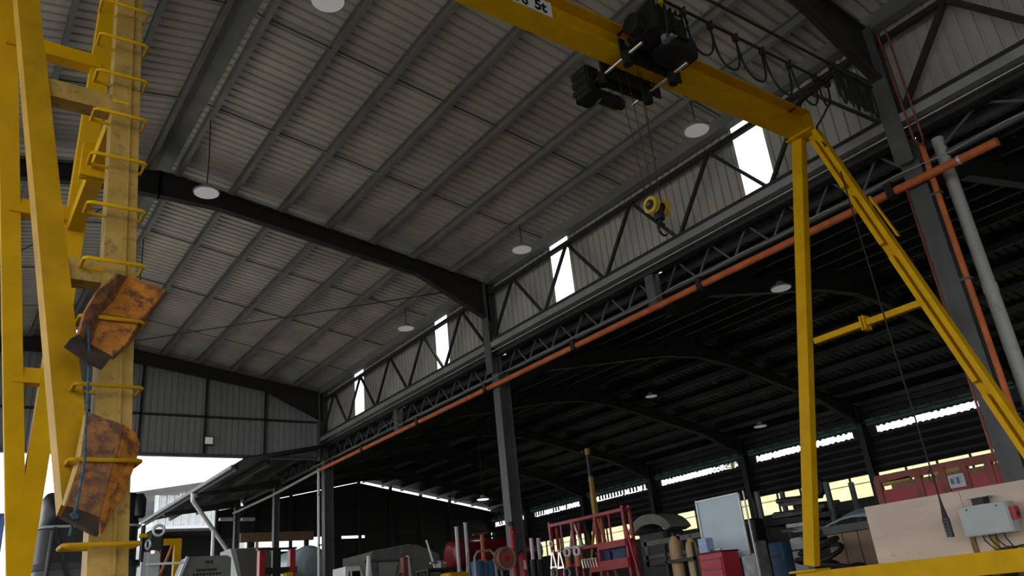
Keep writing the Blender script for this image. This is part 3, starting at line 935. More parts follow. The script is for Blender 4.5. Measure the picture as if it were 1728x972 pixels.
# near side: rope drum housing and gear case
drum = hb((5.50, 4.22, BZ - 0.03), (6.06, 4.60, BZ + 0.33), 'drum_housing', m_black, 0.05)
for k in range(6):
    MB().box((5.56 + k * 0.085, 4.215, BZ + 0.05), (5.575 + k * 0.085, 4.60, BZ + 0.335)).build('cooling_fin', m_black, drum)
hb((5.78, 4.25, BZ - 0.13), (6.24, 4.60, BZ + 0.10), 'gear_case', m_black, 0.06)
MB().cyl((5.74, 4.30, BZ - 0.10), (5.74, 4.30, BZ + 0.01), 0.05, n=16).build('limit_switch', m_junk2, hoist)
MB().cyl((5.80, 4.22, BZ - 0.03), (5.80, 4.34, BZ - 0.03), 0.045, n=16).build('limit_switch', m_junk2, hoist)
MB().cyl((5.38, 4.44, BZ + 0.10), (5.52, 4.44, BZ + 0.10), 0.12, n=18).build('brake_cover', m_black, hoist)
MB().box((5.86, 4.205, BZ + 0.20), (5.94, 4.22, BZ + 0.23)).build('rating_plate', m_chrome, hoist)
# side plates and wheels on the lower flange
for yv in (YC - 0.165, YC + 0.165):
    s_ = MB().box((5.42, yv - 0.012, BZ - 0.17), (6.36, yv + 0.012, BZ + 0.10)).build('side_plate', m_black, hoist)
    for x in (5.56, 6.22):
        MB().cyl((x, yv - 0.045, BZ + 0.075), (x, yv + 0.045, BZ + 0.075), 0.055, n=16).build('flange_wheel', m_steel2, hoist)
        MB().cyl((x, yv - 0.02, BZ - 0.03), (x, yv + 0.02, BZ - 0.03), 0.02, n=8).build('bolt', m_junk2, hoist)
for x in (5.47, 6.17):
    MB().cyl((x, 4.40, BZ - 0.14), (x, 5.28, BZ - 0.14), 0.021, n=14).build('cross_rod', m_chrome, hoist)
    for yv in (YC - 0.20, YC + 0.20):
        MB().bevel_box((x - 0.055, yv - 0.05, BZ - 0.27), (x + 0.055, yv + 0.05, BZ - 0.08), 0.03).build('rod_clamp', m_black, hoist)
# far side: travel motor and counterweight
hb((5.30, 5.12, BZ - 0.36), (5.52, 5.38, BZ + 0.04), 'counterweight', m_black, 0.03)
for k in range(3):
    MB().box((5.29, 5.13, BZ - 0.30 + 0.11 * k), (5.30, 5.37, BZ - 0.22 + 0.11 * k)).build('weight_slab', m_black, hoist)
MB().lathe((5.50, 5.20, BZ - 0.30), (1, 0, 0), [(0, 0.06), (0.01, 0.085), (0.30, 0.085), (0.32, 0.07), (0.38, 0.065)], 18).build('travel_motor', m_black, hoist)
MB().box((5.48, 5.10, BZ - 0.17), (6.24, 5.16, BZ - 0.08)).build('tie_bar', m_black, hoist)
HK = Vector((5.69, 4.80, E + 3.70))
for dx, dy in ((-0.05, -0.02), (-0.10, 0.03), (0.10, 0.03), (0.05, -0.02)):
    MB().tube([(5.72 + dx * 2.0, YC + dy, BZ - 0.05), (HK.x + dx, HK.y + dy, HK.z + 0.05)], 0.0045, 6).build('wire_rope', m_steel, hoist)
hoist_cab = MB().tube([(6.05, 4.24, FZ - 0.06), (6.04, 4.19, BZ + 0.20), (6.0, 4.21, BZ + 0.10)], 0.011, 6).build('feed_cable', m_rubber, hoist)
MB().tube([(5.68, 4.19, BZ + 0.30), (5.66, 4.18, BZ + 0.05), (5.70, 4.24, BZ - 0.10)], 0.013, 6).build('feed_cable', m_rubber, hoist)
MB().bar((5.66, 4.20, BZ + 0.30), (5.64, 4.20, BZ + 0.55), 0.03, 0.05).build('tow_arm', m_yel, hoist)

hook = thing('hook_block', tuple(HK + Vector((0, 0, -0.35))), 'crane hook block with two yellow sheaves hanging on thin ropes', 'crane hook')
for dx in (-0.085, 0.085):
    MB().lathe(HK + Vector((dx - 0.028, 0, 0)), (1, 0, 0), [(0, 0.05), (0.0, 0.092), (0.018, 0.092), (0.024, 0.072), (0.032, 0.072), (0.038, 0.092), (0.056, 0.092), (0.056, 0.05)], 24).build('sheave', m_brass, hook)
    MB().cyl(HK + Vector((dx - 0.032, 0, 0)), HK + Vector((dx + 0.032, 0, 0)), 0.055, n=16).build('sheave_hub', m_black, hook)
MB().cyl(HK + Vector((-0.14, 0, 0)), HK + Vector((0.14, 0, 0)), 0.02, n=12).build('axle', m_steel2, hook)
MB().bevel_box(HK + Vector((-0.045, -0.045, -0.15)), HK + Vector((0.045, 0.045, 0.03)), 0.015).build('crosshead', m_black, hook)
pts = [HK + Vector((0, 0, -0.13)), HK + Vector((0, 0, -0.19))]
for k in range(13):
    a = math.radians(110 - k * 22)
    pts.append(HK + Vector((-0.0 + 0.062 * math.cos(a) * -1 + 0.02, 0.0, -0.265 + 0.062 * math.sin(a))))
mb = MB()
mb.tube(pts[:2], 0.02, 10)
for i in range(2, len(pts) - 1):
    mb.cyl(pts[i], pts[i + 1], 0.024 - 0.0012 * i, 0.024 - 0.0012 * (i + 1), 10)
mb.cyl(pts[1], pts[2], 0.02, 0.022, 10)
mb.build('hook', m_black, hook)

# ------------------------------------------------------------------ rusty plates stuck behind the rungs, and their rope
def rungplane(px, py, off):
    d = RX * (px - 864) + RD * (py - 486) + RF * FPX
    # Y = 3.16 - 0.165 + off + 0.292 * (Z - E)
    tt = (2.995 + off) / (d.y - 0.292 * d.z)
    return Vector((0, 0, E)) + d * tt
def plate(px, offs, name, mt, parent, solid=0.012):
    pts = [rungplane(p[0], p[1], o) for p, o in zip(px, offs)]
    mb = MB()
    c = sum(pts, Vector()) / len(pts)
    n = len(pts)
    # split into a small fan with slight dents so the sheet is not dead flat
    vs_ = [c + Vector((0, random.uniform(-0.006, 0.006), 0))] + pts
    mb.add(vs_, [(0, 1 + i, 1 + (i + 1) % n) for i in range(n)])
    return mb.build(name, mt, parent, solid=solid)
sh1 = thing('steel_shield', tuple(rungplane(185, 605, 0.05)), 'bright rusty orange bent steel plate wedged behind the upper ladder rung', 'steel plate', 'rusty plates on the ladder leg')
plate([(215, 467), (279, 491), (262, 512), (236, 541), (168, 530), (192, 506)], [.05, .03, .03, .02, .02, .03], 'face_panel', m_rust, sh1)
plate([(168, 531), (236, 542), (211, 582), (188, 603), (151, 582)], [.02, .02, .02, .02, .02], 'face_panel', m_rust, sh1)
plate([(199, 462), (215, 467), (192, 506), (168, 530), (151, 582), (131, 565), (141, 528), (162, 493)], [-.03, .05, .03, .02, .02, -.05, -.05, -.05], 'side_flange', m_rust2, sh1)
plate([(131, 565), (151, 582), (188, 603), (172, 623), (147, 611), (109, 584), (118, 572)], [-.05, .02, .02, -.04, -.06, -.09, -.07], 'end_lip', m_rustdk, sh1)
plate([(279, 491), (281, 494), (213, 586), (188, 606), (188, 603), (211, 582), (236, 541)], [.03, .09, .08, .08, .02, .02, .02], 'edge_flange', m_rust2, sh1)
sh2 = thing('steel_shield', tuple(rungplane(167, 890, 0.05)), 'brown rusty folded steel plate roped behind the lower ladder rung', 'steel plate', 'rusty plates on the ladder leg')
plate([(148, 697), (208, 718), (199, 757), (190, 785), (170, 858), (167, 875), (140, 864), (111, 855), (124, 818), (138, 776)], [.03, .02, .02, .015, .02, .02, .02, .02, .02, .02], 'face_panel', m_rust2, sh2)
plate([(208, 718), (227, 731), (234, 749), (229, 779), (206, 839), (191, 854), (173, 896), (167, 904), (167, 875), (170, 858), (190, 785), (199, 757)], [.02, .05, .07, .06, .06, .05, .04, .03, .02, .02, .015, .02], 'side_flange', m_rust, sh2)
plate([(111, 855), (140, 864), (167, 875), (165, 904), (150, 898), (101, 872)], [.02, .02, .02, -.03, -.04, -.06], 'end_lip', m_rustdk, sh2)
plate([(148, 697), (138, 776), (124, 818), (111, 855), (107, 852), (119, 815), (131, 770), (143, 705)], [.03, .02, .02, .02, .07, .07, .07, .08], 'edge_flange', m_yeldull, sh2)
rp = [(146, 541), (149, 556), (150, 600), (149, 640), (147, 690), (144, 735), (143, 776), (139, 800), (132, 840), (124, 872)]
t = thing('blue_rope', tuple(rungplane(124, 890, 0)), 'blue rope tied down the ladder leg over both rusty plates', 'rope')
MB().tube([rungplane(a, b, -0.035) for a, b in rp], 0.0046, 8).build('strand', m_rope, t)
kc = rungplane(125, 874, -0.04)
for k in range(3):
    MB().ring(kc + Vector((0, 0, 0.006 * (k - 1))), (0.3 * k - 0.3, 0.5, 1), 0.011, 0.0055, 12, 6).build('knot', m_rope, t)
MB().tube([rungplane(124, 874, -0.04), rungplane(121, 890, -0.03), rungplane(117, 905, -0.03)], 0.005, 8).build('loose_end', m_rope, t)

# ------------------------------------------------------------------ things on the crane sill
pn = thing('plywood_board', (9.14, 4.6, E + 0.09), 'large pinkish plywood board standing behind the crane sill', 'board')
q = [at(1465, 852, X=9.13), at(1714, 815, X=9.13)]
ztop = (q[0].z + q[1].z) / 2
ya, yb = at(1470, 900, X=9.13).y, 3.62
MB().box((9.125, 4.30, E + 0.0), (9.145, ya, ztop)).build('board_panel', m_ply, pn)
MB().box((9.125, yb, E + 0.0), (9.145, 4.295, ztop)).build('board_panel', m_ply, pn)
MB().box((9.10, 4.27, E + 0.09), (9.125, 4.32, E + 0.35)).build('batten', m_wood, pn)
cb = thing('control_cabinet', (8.92, 3.95, E + 0.3), 'grey electrical cabinet on the crane sill in front of the board', 'electrical cabinet')
cy1, cy0 = at(1620, 880, X=8.85).y, at(1702, 870, X=8.85).y
cz1, cz0 = at(1660, 850, X=8.85).z, at(1660, 903, X=8.85).z
body = MB().bevel_box((8.87, cy0, cz0), (9.05, cy1, cz1), 0.008).build('cabinet_body', m_greybox, cb)
door = MB().box((8.855, cy0 + 0.01, cz0 + 0.008), (8.87, cy1 - 0.01, cz1 - 0.008)).build('door', m_greybox, cb)
for f in (0.18, 0.80):
    MB().cyl((8.85, cy0 + (cy1 - cy0) * f, cz1 - 0.035), (8.858, cy0 + (cy1 - cy0) * f, cz1 - 0.035), 0.009, n=10).build('lock', m_black, door)
MB().box((8.90, cy0 - 0.055, cz0 + 0.12), (9.0, cy0, cz0 + 0.24)).build('isolator_switch', m_red, cb)
MB().box((8.92, cy0 - 0.07, cz0 + 0.15), (8.96, cy0 - 0.055, cz0 + 0.18)).build('isolator_knob', m_black, cb)
MB().box((8.96, (cy0 + cy1) / 2 + 0.0, cz1), (9.1, (cy0 + cy1) / 2 + 0.12, cz1 + 0.075)).build('mounting_bracket', m_black, cb)
MB().box((8.95, (cy0 + cy1) / 2 - 0.05, cz1 + 0.075), (9.1, (cy0 + cy1) / 2 + 0.18, cz1 + 0.083)).build('mounting_bracket', m_junk2, cb)
MB().box((9.0, cy0 + 0.26, E + 0.09), (9.06, cy0 + 0.30, cz0 + 0.02)).build('support_post', m_yeldull, cb)
for k, (a, b, d) in enumerate(((0.34, 0.05, 0.15), (0.28, 0.02, 0.14), (0.22, -0.02, 0.13), (0.13, -0.06, 0.14))):
    MB().tube([(8.93, cy0 + a, cz0 + 0.01), (8.92, cy0 + a - 0.01, cz0 - 0.05), (8.92, cy0 + a * 0.7 + b * 0.3, cz0 - d), (8.92, cy0 + a * 0.3 + b * 0.7, cz0 - d - 0.01), (8.95, cy0 + b, cz0 - d)], 0.007, 6).build('cable', m_rubber, cb)
# pendant control on its cable
pt_ = at(1455, 352, X=8.86)
pb = at(1600, 890, X=8.86)
pd_ = thing('pendant_control', (pb.x, pb.y, pb.z), 'black pendant control hanging from a thin cable before the plywood board', 'pendant control')
pbx, pby = pb.x, pb.y
MB().tube([(pbx, pby + 0.03, pt_.z + 0.6), (pbx, pby + 0.015, (pt_.z + pb.z) / 2), (pbx, pby, pb.z + 0.3)], 0.009, 6).build('pendant_cable', m_rubber, pd_)
MB().lathe((pbx, pby, pb.z + 0.09), (0, 0, 1), [(0, 0.032), (0.06, 0.026), (0.13, 0.016), (0.22, 0.010)], 12).build('rubber_sleeve', m_rubber, pd_)
MB().bevel_box((pbx - 0.032, pby - 0.03, pb.z - 0.10), (pbx + 0.032, pby + 0.03, pb.z + 0.10), 0.008).build('button_housing', m_junk, pd_)
for k in range(5):
    MB().cyl((pbx - 0.034, pby, pb.z - 0.07 + 0.035 * k), (pbx - 0.040, pby, pb.z - 0.07 + 0.035 * k), 0.011, n=10).build('push_button', m_black, pd_)
MB().tube([(pbx, pby + 0.02, pb.z + 0.62), (pbx, pby + 0.05, pb.z + 0.52), (pbx, pby + 0.02, pb.z + 0.47), (pbx, pby - 0.02, pb.z + 0.53), (pbx, pby + 0.01, pb.z + 0.6)], 0.006, 6).build('coiled_slack', m_rubber, pd_)

# ------------------------------------------------------------------ outside, beyond the far gable
nb = thing('neighbour_shed', (9.5, 42, 0), 'pale corrugated neighbouring shed beyond the open gable', 'building')
a_, b_ = at(262, 868, Y=42), at(345, 868, Y=42)
zt0, zt1 = at(262, 838, Y=42).z, at(345, 822, Y=42).z
for k in range(4):
    x0 = a_.x + (b_.x + 2 - a_.x) * k / 4
    x1 = a_.x + (b_.x + 2 - a_.x) * (k + 1) / 4
    z1_ = zt0 + (zt1 - zt0) * (k + 0.5) / 4
    MB().corrugated((x0, 42, a_.z - 0.6), (0, 0, z1_ - a_.z + 0.6), (x1 - x0, 0, 0), (0, -1, 0), pitch=0.35, rib=0.14, h=0.06).build('wall_panel', m_galv, nb)
MB().box((a_.x - 1.5, 41.8, 0), (b_.x + 2, 42.4, a_.z - 0.6)).build('base_wall', m_white, nb)
fs = thing('open_store', (11.3, 38.6, 0), 'dark open-fronted store shed under the end of the yard canopy', 'building')
fz0, fz1 = at(300, 893, Y=38.5), at(470, 905, Y=38.5)
MB().box((fz0.x - 1.0, 40.4, 0), (12.7, 40.5, fz0.z)).build('back_wall', m_dkwall, fs)
MB().box((fz0.x - 1.0, 38.5, 0), (fz0.x - 0.9, 40.4, fz0.z)).build('side_wall', m_dkwall, fs)
MB().box((fz0.x - 1.1, 38.3, fz0.z - 0.12), (12.9, 40.6, fz0.z)).build('roof', m_steel, fs)
for x in (fz0.x - 0.95, fz0.x + 1.6, fz0.x + 3.6):
    MB().box((x - 0.06, 38.45, 0), (x + 0.06, 38.57, fz0.z - 0.12)).build('post', m_wood, fs)
MB().prism([(a_.x - 1.7, 41.6, zt0 - 0.15), (b_.x + 2, 41.6, zt1 + 0.35), (b_.x + 2, 41.6, zt1 + 0.55), (a_.x - 1.7, 41.6, zt0 + 0.05)], (0, 3, 0)).build('roof', m_steel2, nb)
MB().box((a_.x - 1.5, 41.7, zt0 - 1.2), (a_.x - 0.1, 42.2, zt0 - 0.25)).build('gable_infill', m_steel2, nb)
for x in (a_.x - 0.05, a_.x - 1.4):
    MB().box((x - 0.1, 41.6, 0), (x + 0.1, 41.85, zt0)).build('post', m_galv, nb)
# blue tarpaulin at the left edge
q0, q1 = at(8, 868, Y=17.0), at(-90, 868, Y=17.0)
t = thing('blue_tarpaulin', (q0.x - 0.4, 17.0, 0), 'blue tarpaulin sheet hung upright at the left edge of the yard opening', 'tarpaulin')
mb = MB()
n = 16
vs_ = []
for k in range(n + 1):
    x = q1.x + (q0.x - q1.x) * k / n
    dy = 0.03 * math.sin(k * 1.4)
    vs_ += [(x, 17.0 + dy, 0), (x, 17.0 + dy, q0.z)]
mb.add(vs_, [(2 * k, 2 * k + 2, 2 * k + 3, 2 * k + 1) for k in range(n)])
mb.build('cloth', m_tarpblue, t, solid=0.004)
MB().cyl((q1.x, 17.0, q0.z), (q0.x, 17.0, q0.z), 0.02, n=8).build('top_rail', m_galv, t)
for x in (q1.x, q0.x):
    MB().cyl((x, 17.05, 0), (x, 17.05, q0.z + 0.02), 0.02, n=8).build('pole', m_galv, t)
# trees outside the shed wall, showing through the light strip
for p, r, lb in (((1235, 778), 0.9, 'green tree top behind the bright eave strip'),):
    c = at(*p, X=31.0)
    t = thing('tree', (c.x, c.y, 0), lb, 'tree')
    MB().cyl((c.x, c.y, 0), (c.x, c.y, c.z), 0.16, 0.08, 8).build('trunk', m_wood, t)
    mb = MB()
    for k in range(420):
        a, b = random.uniform(0, 6.28), random.uniform(-1, 1)
        rr = r * random.random() ** 0.4
        o = c + Vector((rr * math.cos(a) * math.sqrt(1 - b * b), rr * math.sin(a) * math.sqrt(1 - b * b), rr * b))
        d = Vector((random.gauss(0, 1), random.gauss(0, 1), random.gauss(0, 1))).normalized()
        e = d.orthogonal().normalized()
        mb.add([o, o + d * 0.12 + e * 0.05, o + d * 0.22, o + d * 0.12 - e * 0.05], [(0, 1, 2, 3)])
    tag(mb.build('foliage', m_green, t), kind='stuff')
# ------------------------------------------------------------------ workshop things in the side shed
def P(px, py, X=None, Y=None):
    return at(px, py, X=X, Y=Y)

# red rack for lifting gear
rack = thing('lifting_gear_rack', (11.6, 12.9, 0), 'tall red steel rack hung with lifting gear, right of the middle column', 'rack')
RXF, RXB = 11.2, 11.38
rY = [P(929, 900, X=RXF).y, P(967, 900, X=RXF).y, P(1007, 900, X=RXF).y, P(1056, 900, X=RXF).y]
rz = P(990, 870, X=RXF).z
for yv in rY:
    for x in (RXF, RXB):
        MB().box((x - 0.025, yv - 0.03, 0), (x + 0.025, yv + 0.03, rz + (0.04 if yv == rY[3] else 0))).build('post', m_red, rack)
for x in (RXF, RXB):
    for z in (rz - 0.04, rz - 0.62, 0.5):
        MB().box((x - 0.03, rY[3], z - 0.03), (x + 0.03, rY[0], z + 0.03)).build('rail', m_red, rack)
for yv in (rY[0], rY[3]):
    for z in (rz - 0.04, rz - 0.62, 0.9):
        MB().box((RXF, yv - 0.03, z - 0.03), (RXB, yv + 0.03, z + 0.03)).build('end_rail', m_red, rack)
for yv in ((rY[0] + rY[1]) / 2, (rY[2] + rY[3]) / 2):
    MB().box((RXF - 0.015, yv - 0.015, rz - 0.62), (RXF + 0.015, yv + 0.015, rz)).build('mesh_bar', m_red, rack)
zs_ = P(1040, 921, X=RXF).z
MB().box((RXF - 0.05, rY[3], zs_ - 0.03), (RXB, rY[2], zs_ + 0.10)).build('shelf_box', m_red, rack)
zl_ = P(1040, 951, X=RXF).z
MB().box((RXF - 0.05, rY[3], zl_ - 0.10), (RXB, rY[2] + 0.3, zl_ + 0.08)).build('shelf_box', m_red, rack)
MB().box((RXF - 0.03, rY[2], P(960, 953, X=RXF).z - 0.05), (RXF + 0.03, rY[0], P(960, 953, X=RXF).z)).build('hook_rail', m_red, rack)
MB().bar((RXF - 0.1, rY[3] - 0.1, rz - 0.25), (RXF - 0.1, rY[3] - 0.62, 0.0), 0.04, 0.04).build('side_stay', m_red, rack)
MB().bar((RXF + 0.1, rY[0] + 0.12, rz + 0.05), (RXF + 0.1, rY[0] + 0.05, 0.0), 0.08, 0.05).build('side_stay', m_red, rack)
for k, (px, py, lb) in enumerate(((1017, 938, 'left'), (1044, 934, 'right'))):
    c = P(px, py, X=RXF + 0.05)
    t = thing('storage_crate', (c.x + 0.2, c.y, zl_ + 0.08), 'navy plastic crate on the red rack, %s one of two' % lb, 'crate', 'navy crates on the red rack')
    MB().bevel_box((c.x, c.y - 0.2, zl_ + 0.085), (c.x + 0.12, c.y + 0.2, zs_ - 0.05), 0.02).build('tub', m_navy, t)
    MB().box((c.x - 0.015, c.y - 0.21, zs_ - 0.09), (c.x + 0.13, c.y + 0.21, zs_ - 0.06)).build('rim', m_navy, t)
for px, lb in ((934, 'left'), (946, 'right')):
    c = P(px, 946, X=RXF - 0.06)
    t = thing('plate_clamp', (c.x, c.y, c.z - 0.17), 'silver A-shaped plate clamp on the red rack, %s one' % lb, 'clamp', 'silver plate clamps on the red rack')
    for s in (-1, 1):
        MB().bar((c.x, c.y + s * 0.02, c.z + 0.16), (c.x, c.y + s * 0.085, c.z - 0.12), 0.03, 0.035).build('jaw', m_chrome, t)
    MB().box((c.x - 0.02, c.y - 0.11, c.z - 0.16), (c.x + 0.02, c.y + 0.11, c.z - 0.12)).build('foot', m_chrome, t)
    MB().ring((c.x, c.y, c.z + 0.19), (1, 0, 0), 0.04, 0.012, 16, 6).build('eye', m_chrome, t)
for px, py, lb in ((957, 932, 'left'), (973, 930, 'right')):
    c = P(px, py, X=RXF - 0.07)
    t = thing('bow_shackle', (c.x, c.y, c.z - 0.3), 'white ring shackle with orange body on the red rack, %s one' % lb, 'shackle', 'ring shackles on the red rack')
    MB().ring((c.x, c.y, c.z), (1, 0, 0), 0.085, 0.03, 20, 8).build('bow', m_white, t)
    MB().bevel_box((c.x - 0.04, c.y - 0.06, c.z - 0.30), (c.x + 0.04, c.y + 0.06, c.z - 0.08), 0.02).build('body', m_orange, t)
    MB().cyl((c.x, c.y - 0.08, c.z - 0.12), (c.x, c.y + 0.08, c.z - 0.12), 0.02, n=8).build('pin', m_junk2, t)
for k in range(6):
    c = P(984 + k * 4.6, 953 - k * 0.5, X=RXF - 0.06)
    t = thing('snap_hook', (c.x, c.y, c.z - 0.08), '%s small silver snap hook from the left in the row on the red rack' % ('first', 'second', 'third', 'fourth', 'fifth', 'sixth')[k], 'hook', 'row of silver snap hooks on the red rack')
    MB().bar((c.x, c.y + 0.02, c.z + 0.08), (c.x, c.y - 0.01, c.z - 0.07), 0.022, 0.03).build('shank', m_chrome, t)
    MB().ring((c.x, c.y + 0.025, c.z + 0.095), (1, 0, 0), 0.022, 0.007, 12, 6).build('eye', m_chrome, t)
for px, lb in ((936, 'left'), (957, 'right')):
    c = P(px, 967, X=RXF - 0.07)
    t = thing('lifting_ring', (c.x, c.y, c.z - 0.1), 'grey lifting ring at the foot of the photo on the red rack, %s one' % lb, 'ring', 'grey lifting rings on the red rack')
    MB().ring((c.x, c.y, c.z), (1, 0, 0), 0.10, 0.025, 20, 8).build('ring', m_junk2, t)
    MB().box((c.x - 0.03, c.y - 0.05, c.z - 0.2), (c.x + 0.03, c.y + 0.05, c.z - 0.09)).build('base', m_junk2, t)
c = P(930, 918, X=RXF - 0.05)
t = thing('wire_sling', (c.x, c.y, c.z - 0.3), 'wire sling with a pale eye at the upper left of the red rack', 'sling')
MB().ring((c.x, c.y, c.z), (1, 0, 0), 0.05, 0.018, 16, 6).build('eye', m_white, t)
MB().tube([(c.x, c.y, c.z - 0.05), (c.x, c.y - 0.06, c.z - 0.25), (c.x, c.y - 0.1, c.z - 0.55)], 0.015, 6).build('leg', m_redox, t)

# yellow lifting mast behind the rack
jx = 12.5
top_, mid_ = P(991, 757, X=jx), P(1002, 850, X=jx)
jy = (top_.y + mid_.y) / 2
t = thing('lifting_mast', (jx, jy, 0), 'yellow lifting mast with a black sleeve rising behind the red rack', 'hoist mast')
MB().box((jx - 0.04, jy - 0.04, P(1000, 830, X=jx).z), (jx + 0.04, jy + 0.04, P(994, 805, X=jx).z)).build('mast_section', m_yeldull, t)
MB().box((jx - 0.05, jy - 0.05, 0.6), (jx + 0.05, jy + 0.05, P(1000, 830, X=jx).z)).build('mast_section', m_yeldull, t)
MB().box((jx - 0.035, jy - 0.035, P(994, 805, X=jx).z), (jx + 0.035, jy + 0.035, P(990, 768, X=jx).z)).build('sleeve', m_black, t)
MB().box((jx - 0.04, jy - 0.045, P(990, 768, X=jx).z), (jx + 0.04, jy + 0.045, top_.z)).build('mast_head', m_yeldull, t)
MB().cyl((jx - 0.02, jy + 0.06, top_.z - 0.05), (jx - 0.02, jy + 0.16, top_.z - 0.05), 0.05, n=12).build('head_pulley', m_black, t)
zj = P(1001, 862, X=jx).z
for dx, dy in ((-0.1, 0.85), (-0.1, -1.0), (0.5, 0.3), (0.5, -0.4)):
    MB().bar((jx, jy, zj), (jx + dx, jy + dy, 0.0), 0.045, 0.045).build('stay_leg', m_yeldull, t)
zt_, zb_ = P(1004, 875, X=11.9).z, P(998, 925, X=11.9).z
c = P(1000, 900, X=11.85)
t = thing('lifting_beam', (11.35, c.y, zs_ + 0.1), 'silver triangular lifting frame standing on the red rack shelf', 'lifting frame')
for s in (-1, 1):
    MB().bar((11.35, c.y, zt_), (11.35, c.y + s * 0.2, zs_ + 0.12), 0.05, 0.05).build('side_bar', m_junk2, t)
MB().box((11.32, c.y - 0.3, zs_ + 0.10), (11.38, c.y + 0.25, zs_ + 0.16)).build('bottom_bar', m_junk2, t)

# machine with curved hood, trailer, gas cylinders
c = P(1096, 905, X=14.0)
t = thing('hooded_machine', (c.x, c.y, 0), 'dark machine under a pale curved hood behind the gas cylinders', 'machine')
pts = []
Rr = 0.74
for k in range(15):
    a = math.pi * (0.08 + 0.84 * k / 14)
    pts.append((c.x, c.y + Rr * math.cos(a), c.z + 0.5 * math.sin(a)))
inn = [(p[0], c.y + (p[1] - c.y) * 0.72, c.z + (p[2] - c.z) * 0.55) for p in pts][::-1]
MB().prism(pts + inn, (0.7, 0, 0)).build('hood', m_tarp, t)
MB().bevel_box((c.x + 0.05, c.y - 0.45, 0.25), (c.x + 0.75, c.y + 0.45, c.z + 0.12), 0.06).build('body', m_black, t)
for s in (-1, 1):
    MB().box((c.x + 0.1, c.y + s * 0.35 - 0.05, 0), (c.x + 0.7, c.y + s * 0.35 + 0.05, 0.25)).build('foot', m_black, t)
ct = P(1150, 905, X=13.0)
t = thing('flatbed_trailer', (13.4, ct.y, 0), 'low grey flatbed trailer behind the gas cylinders', 'trailer')
for z, h in ((ct.z + 0.02, 0.10), (ct.z - 0.28, 0.08)):
    MB().box((13.0, ct.y - 1.1, z - h), (13.08, ct.y + 1.2, z)).build('side_rail', m_tarp, t)
MB().box((13.0, ct.y - 1.1, ct.z - 0.5), (14.6, ct.y + 1.2, ct.z - 0.38)).build('deck', m_steel2, t)
for yv in (ct.y - 1.0, ct.y + 0.1, ct.y + 1.1):
    MB().box((13.0, yv - 0.04, ct.z - 0.5), (13.08, yv + 0.04, ct.z + 0.05)).build('stanchion', m_tarp, t)
for x in (13.15, 14.4):
    MB().cyl((x, ct.y - 0.1, 0.36), (x, ct.y + 0.12, 0.36), 0.36, n=18).build('wheel', m_black, t)
for px, r, lb in ((1136, 0.105, 'shorter tan gas cylinder beside the red rack'), (1164, 0.10, 'taller tan gas cylinder next to the red tool chest')):
    c = P(px, 905 if px < 1150 else 908, X=10.6)
    t = thing('gas_cylinder', (c.x, c.y, 0), lb, 'gas cylinder', 'tan gas cylinders')
    MB().lathe((c.x, c.y, 0), (0, 0, 1), [(0, r - 0.01), (0.01, r), (c.z - 0.16, r), (c.z - 0.08, r * 0.85), (c.z - 0.02, r * 0.45), (c.z, r * 0.35)], 20).build('bottle', m_tan, t)
    MB().cyl((c.x, c.y, c.z), (c.x, c.y, c.z + 0.05), 0.022, n=10).build('valve', m_junk, t)
c = P(1150, 950, X=10.45)
t = thing('cylinder_trolley', (c.x, c.y, 0), 'dark cylinder trolley holding the two tan gas cylinders', 'trolley')
MB().box((10.42, c.y - 0.34, c.z + 0.02), (10.46, c.y + 0.38, c.z + 0.07)).build('strap', m_black, t)
MB().box((10.42, c.y - 0.34, 0.05), (10.9, c.y + 0.38, 0.08)).build('base', m_black, t)
for s in (-1, 1):
    MB().box((10.42, c.y + s * 0.32 - 0.02, 0.05), (10.46, c.y + s * 0.32 + 0.02, c.z + 0.3)).build('upright', m_black, t)

# red tool chest
q0, q1 = P(1178, 938, X=10.2), P(1217, 936, X=10.2)
cz = P(1195, 934, X=10.2).z
cx0, cx1, cy1, cy0 = 10.2, 10.62, q0.y, q1.y
t = thing('tool_chest', (10.4, (cy0 + cy1) / 2, 0), 'tall red tool chest with drawers below the whiteboard', 'tool chest')
MB().bevel_box((cx0 + 0.01, cy0, 0.12), (cx1, cy1, cz), 0.008).build('chest_body', m_redchest, t)
nd = 9
for k in range(nd):
    z0 = 0.16 + (cz - 0.22) * k / nd
    z1 = 0.16 + (cz - 0.22) * (k + 1) / nd - 0.014
    d_ = MB().box((cx0 - 0.008, cy0 + 0.02, z0), (cx0 + 0.012, cy1 - 0.02, z1)).build('drawer', m_redchest, t)
    MB().box((cx0 - 0.022, cy0 + 0.04, z1 - 0.022), (cx0 - 0.008, cy1 - 0.04, z1 - 0.008)).build('handle', m_redox, d_)
MB().box((cx0 - 0.01, cy0 - 0.01, cz), (cx1 + 0.01, cy1 + 0.01, cz + 0.02)).build('rubber_top', m_black, t)
for x in (cx0 + 0.06, cx1 - 0.06):
    for yv in (cy0 + 0.06, cy1 - 0.06):
        MB().cyl((x, yv - 0.02, 0.06), (x, yv + 0.02, 0.06), 0.06, n=12).build('caster', m_black, t)
bx_ = MB()
c = P(1187, 921, X=10.25)
bt = thing('carton', (10.3, c.y, cz + 0.02), 'pale blue carton standing on the red tool chest', 'carton')
MB().box((10.23, c.y - 0.085, cz + 0.021), (10.40, c.y + 0.085, cz + 0.24)).build('box', m_bluebox, bt)
MB().box((10.228, c.y - 0.087, cz + 0.16), (10.402, c.y + 0.087, cz + 0.165)).build('lid_edge', m_white, bt)
c = P(1212, 929, X=10.3)
t = thing('torque_wrench', (10.3, c.y, cz + 0.02), 'steel hand tool lying on top of the red tool chest', 'hand tool')
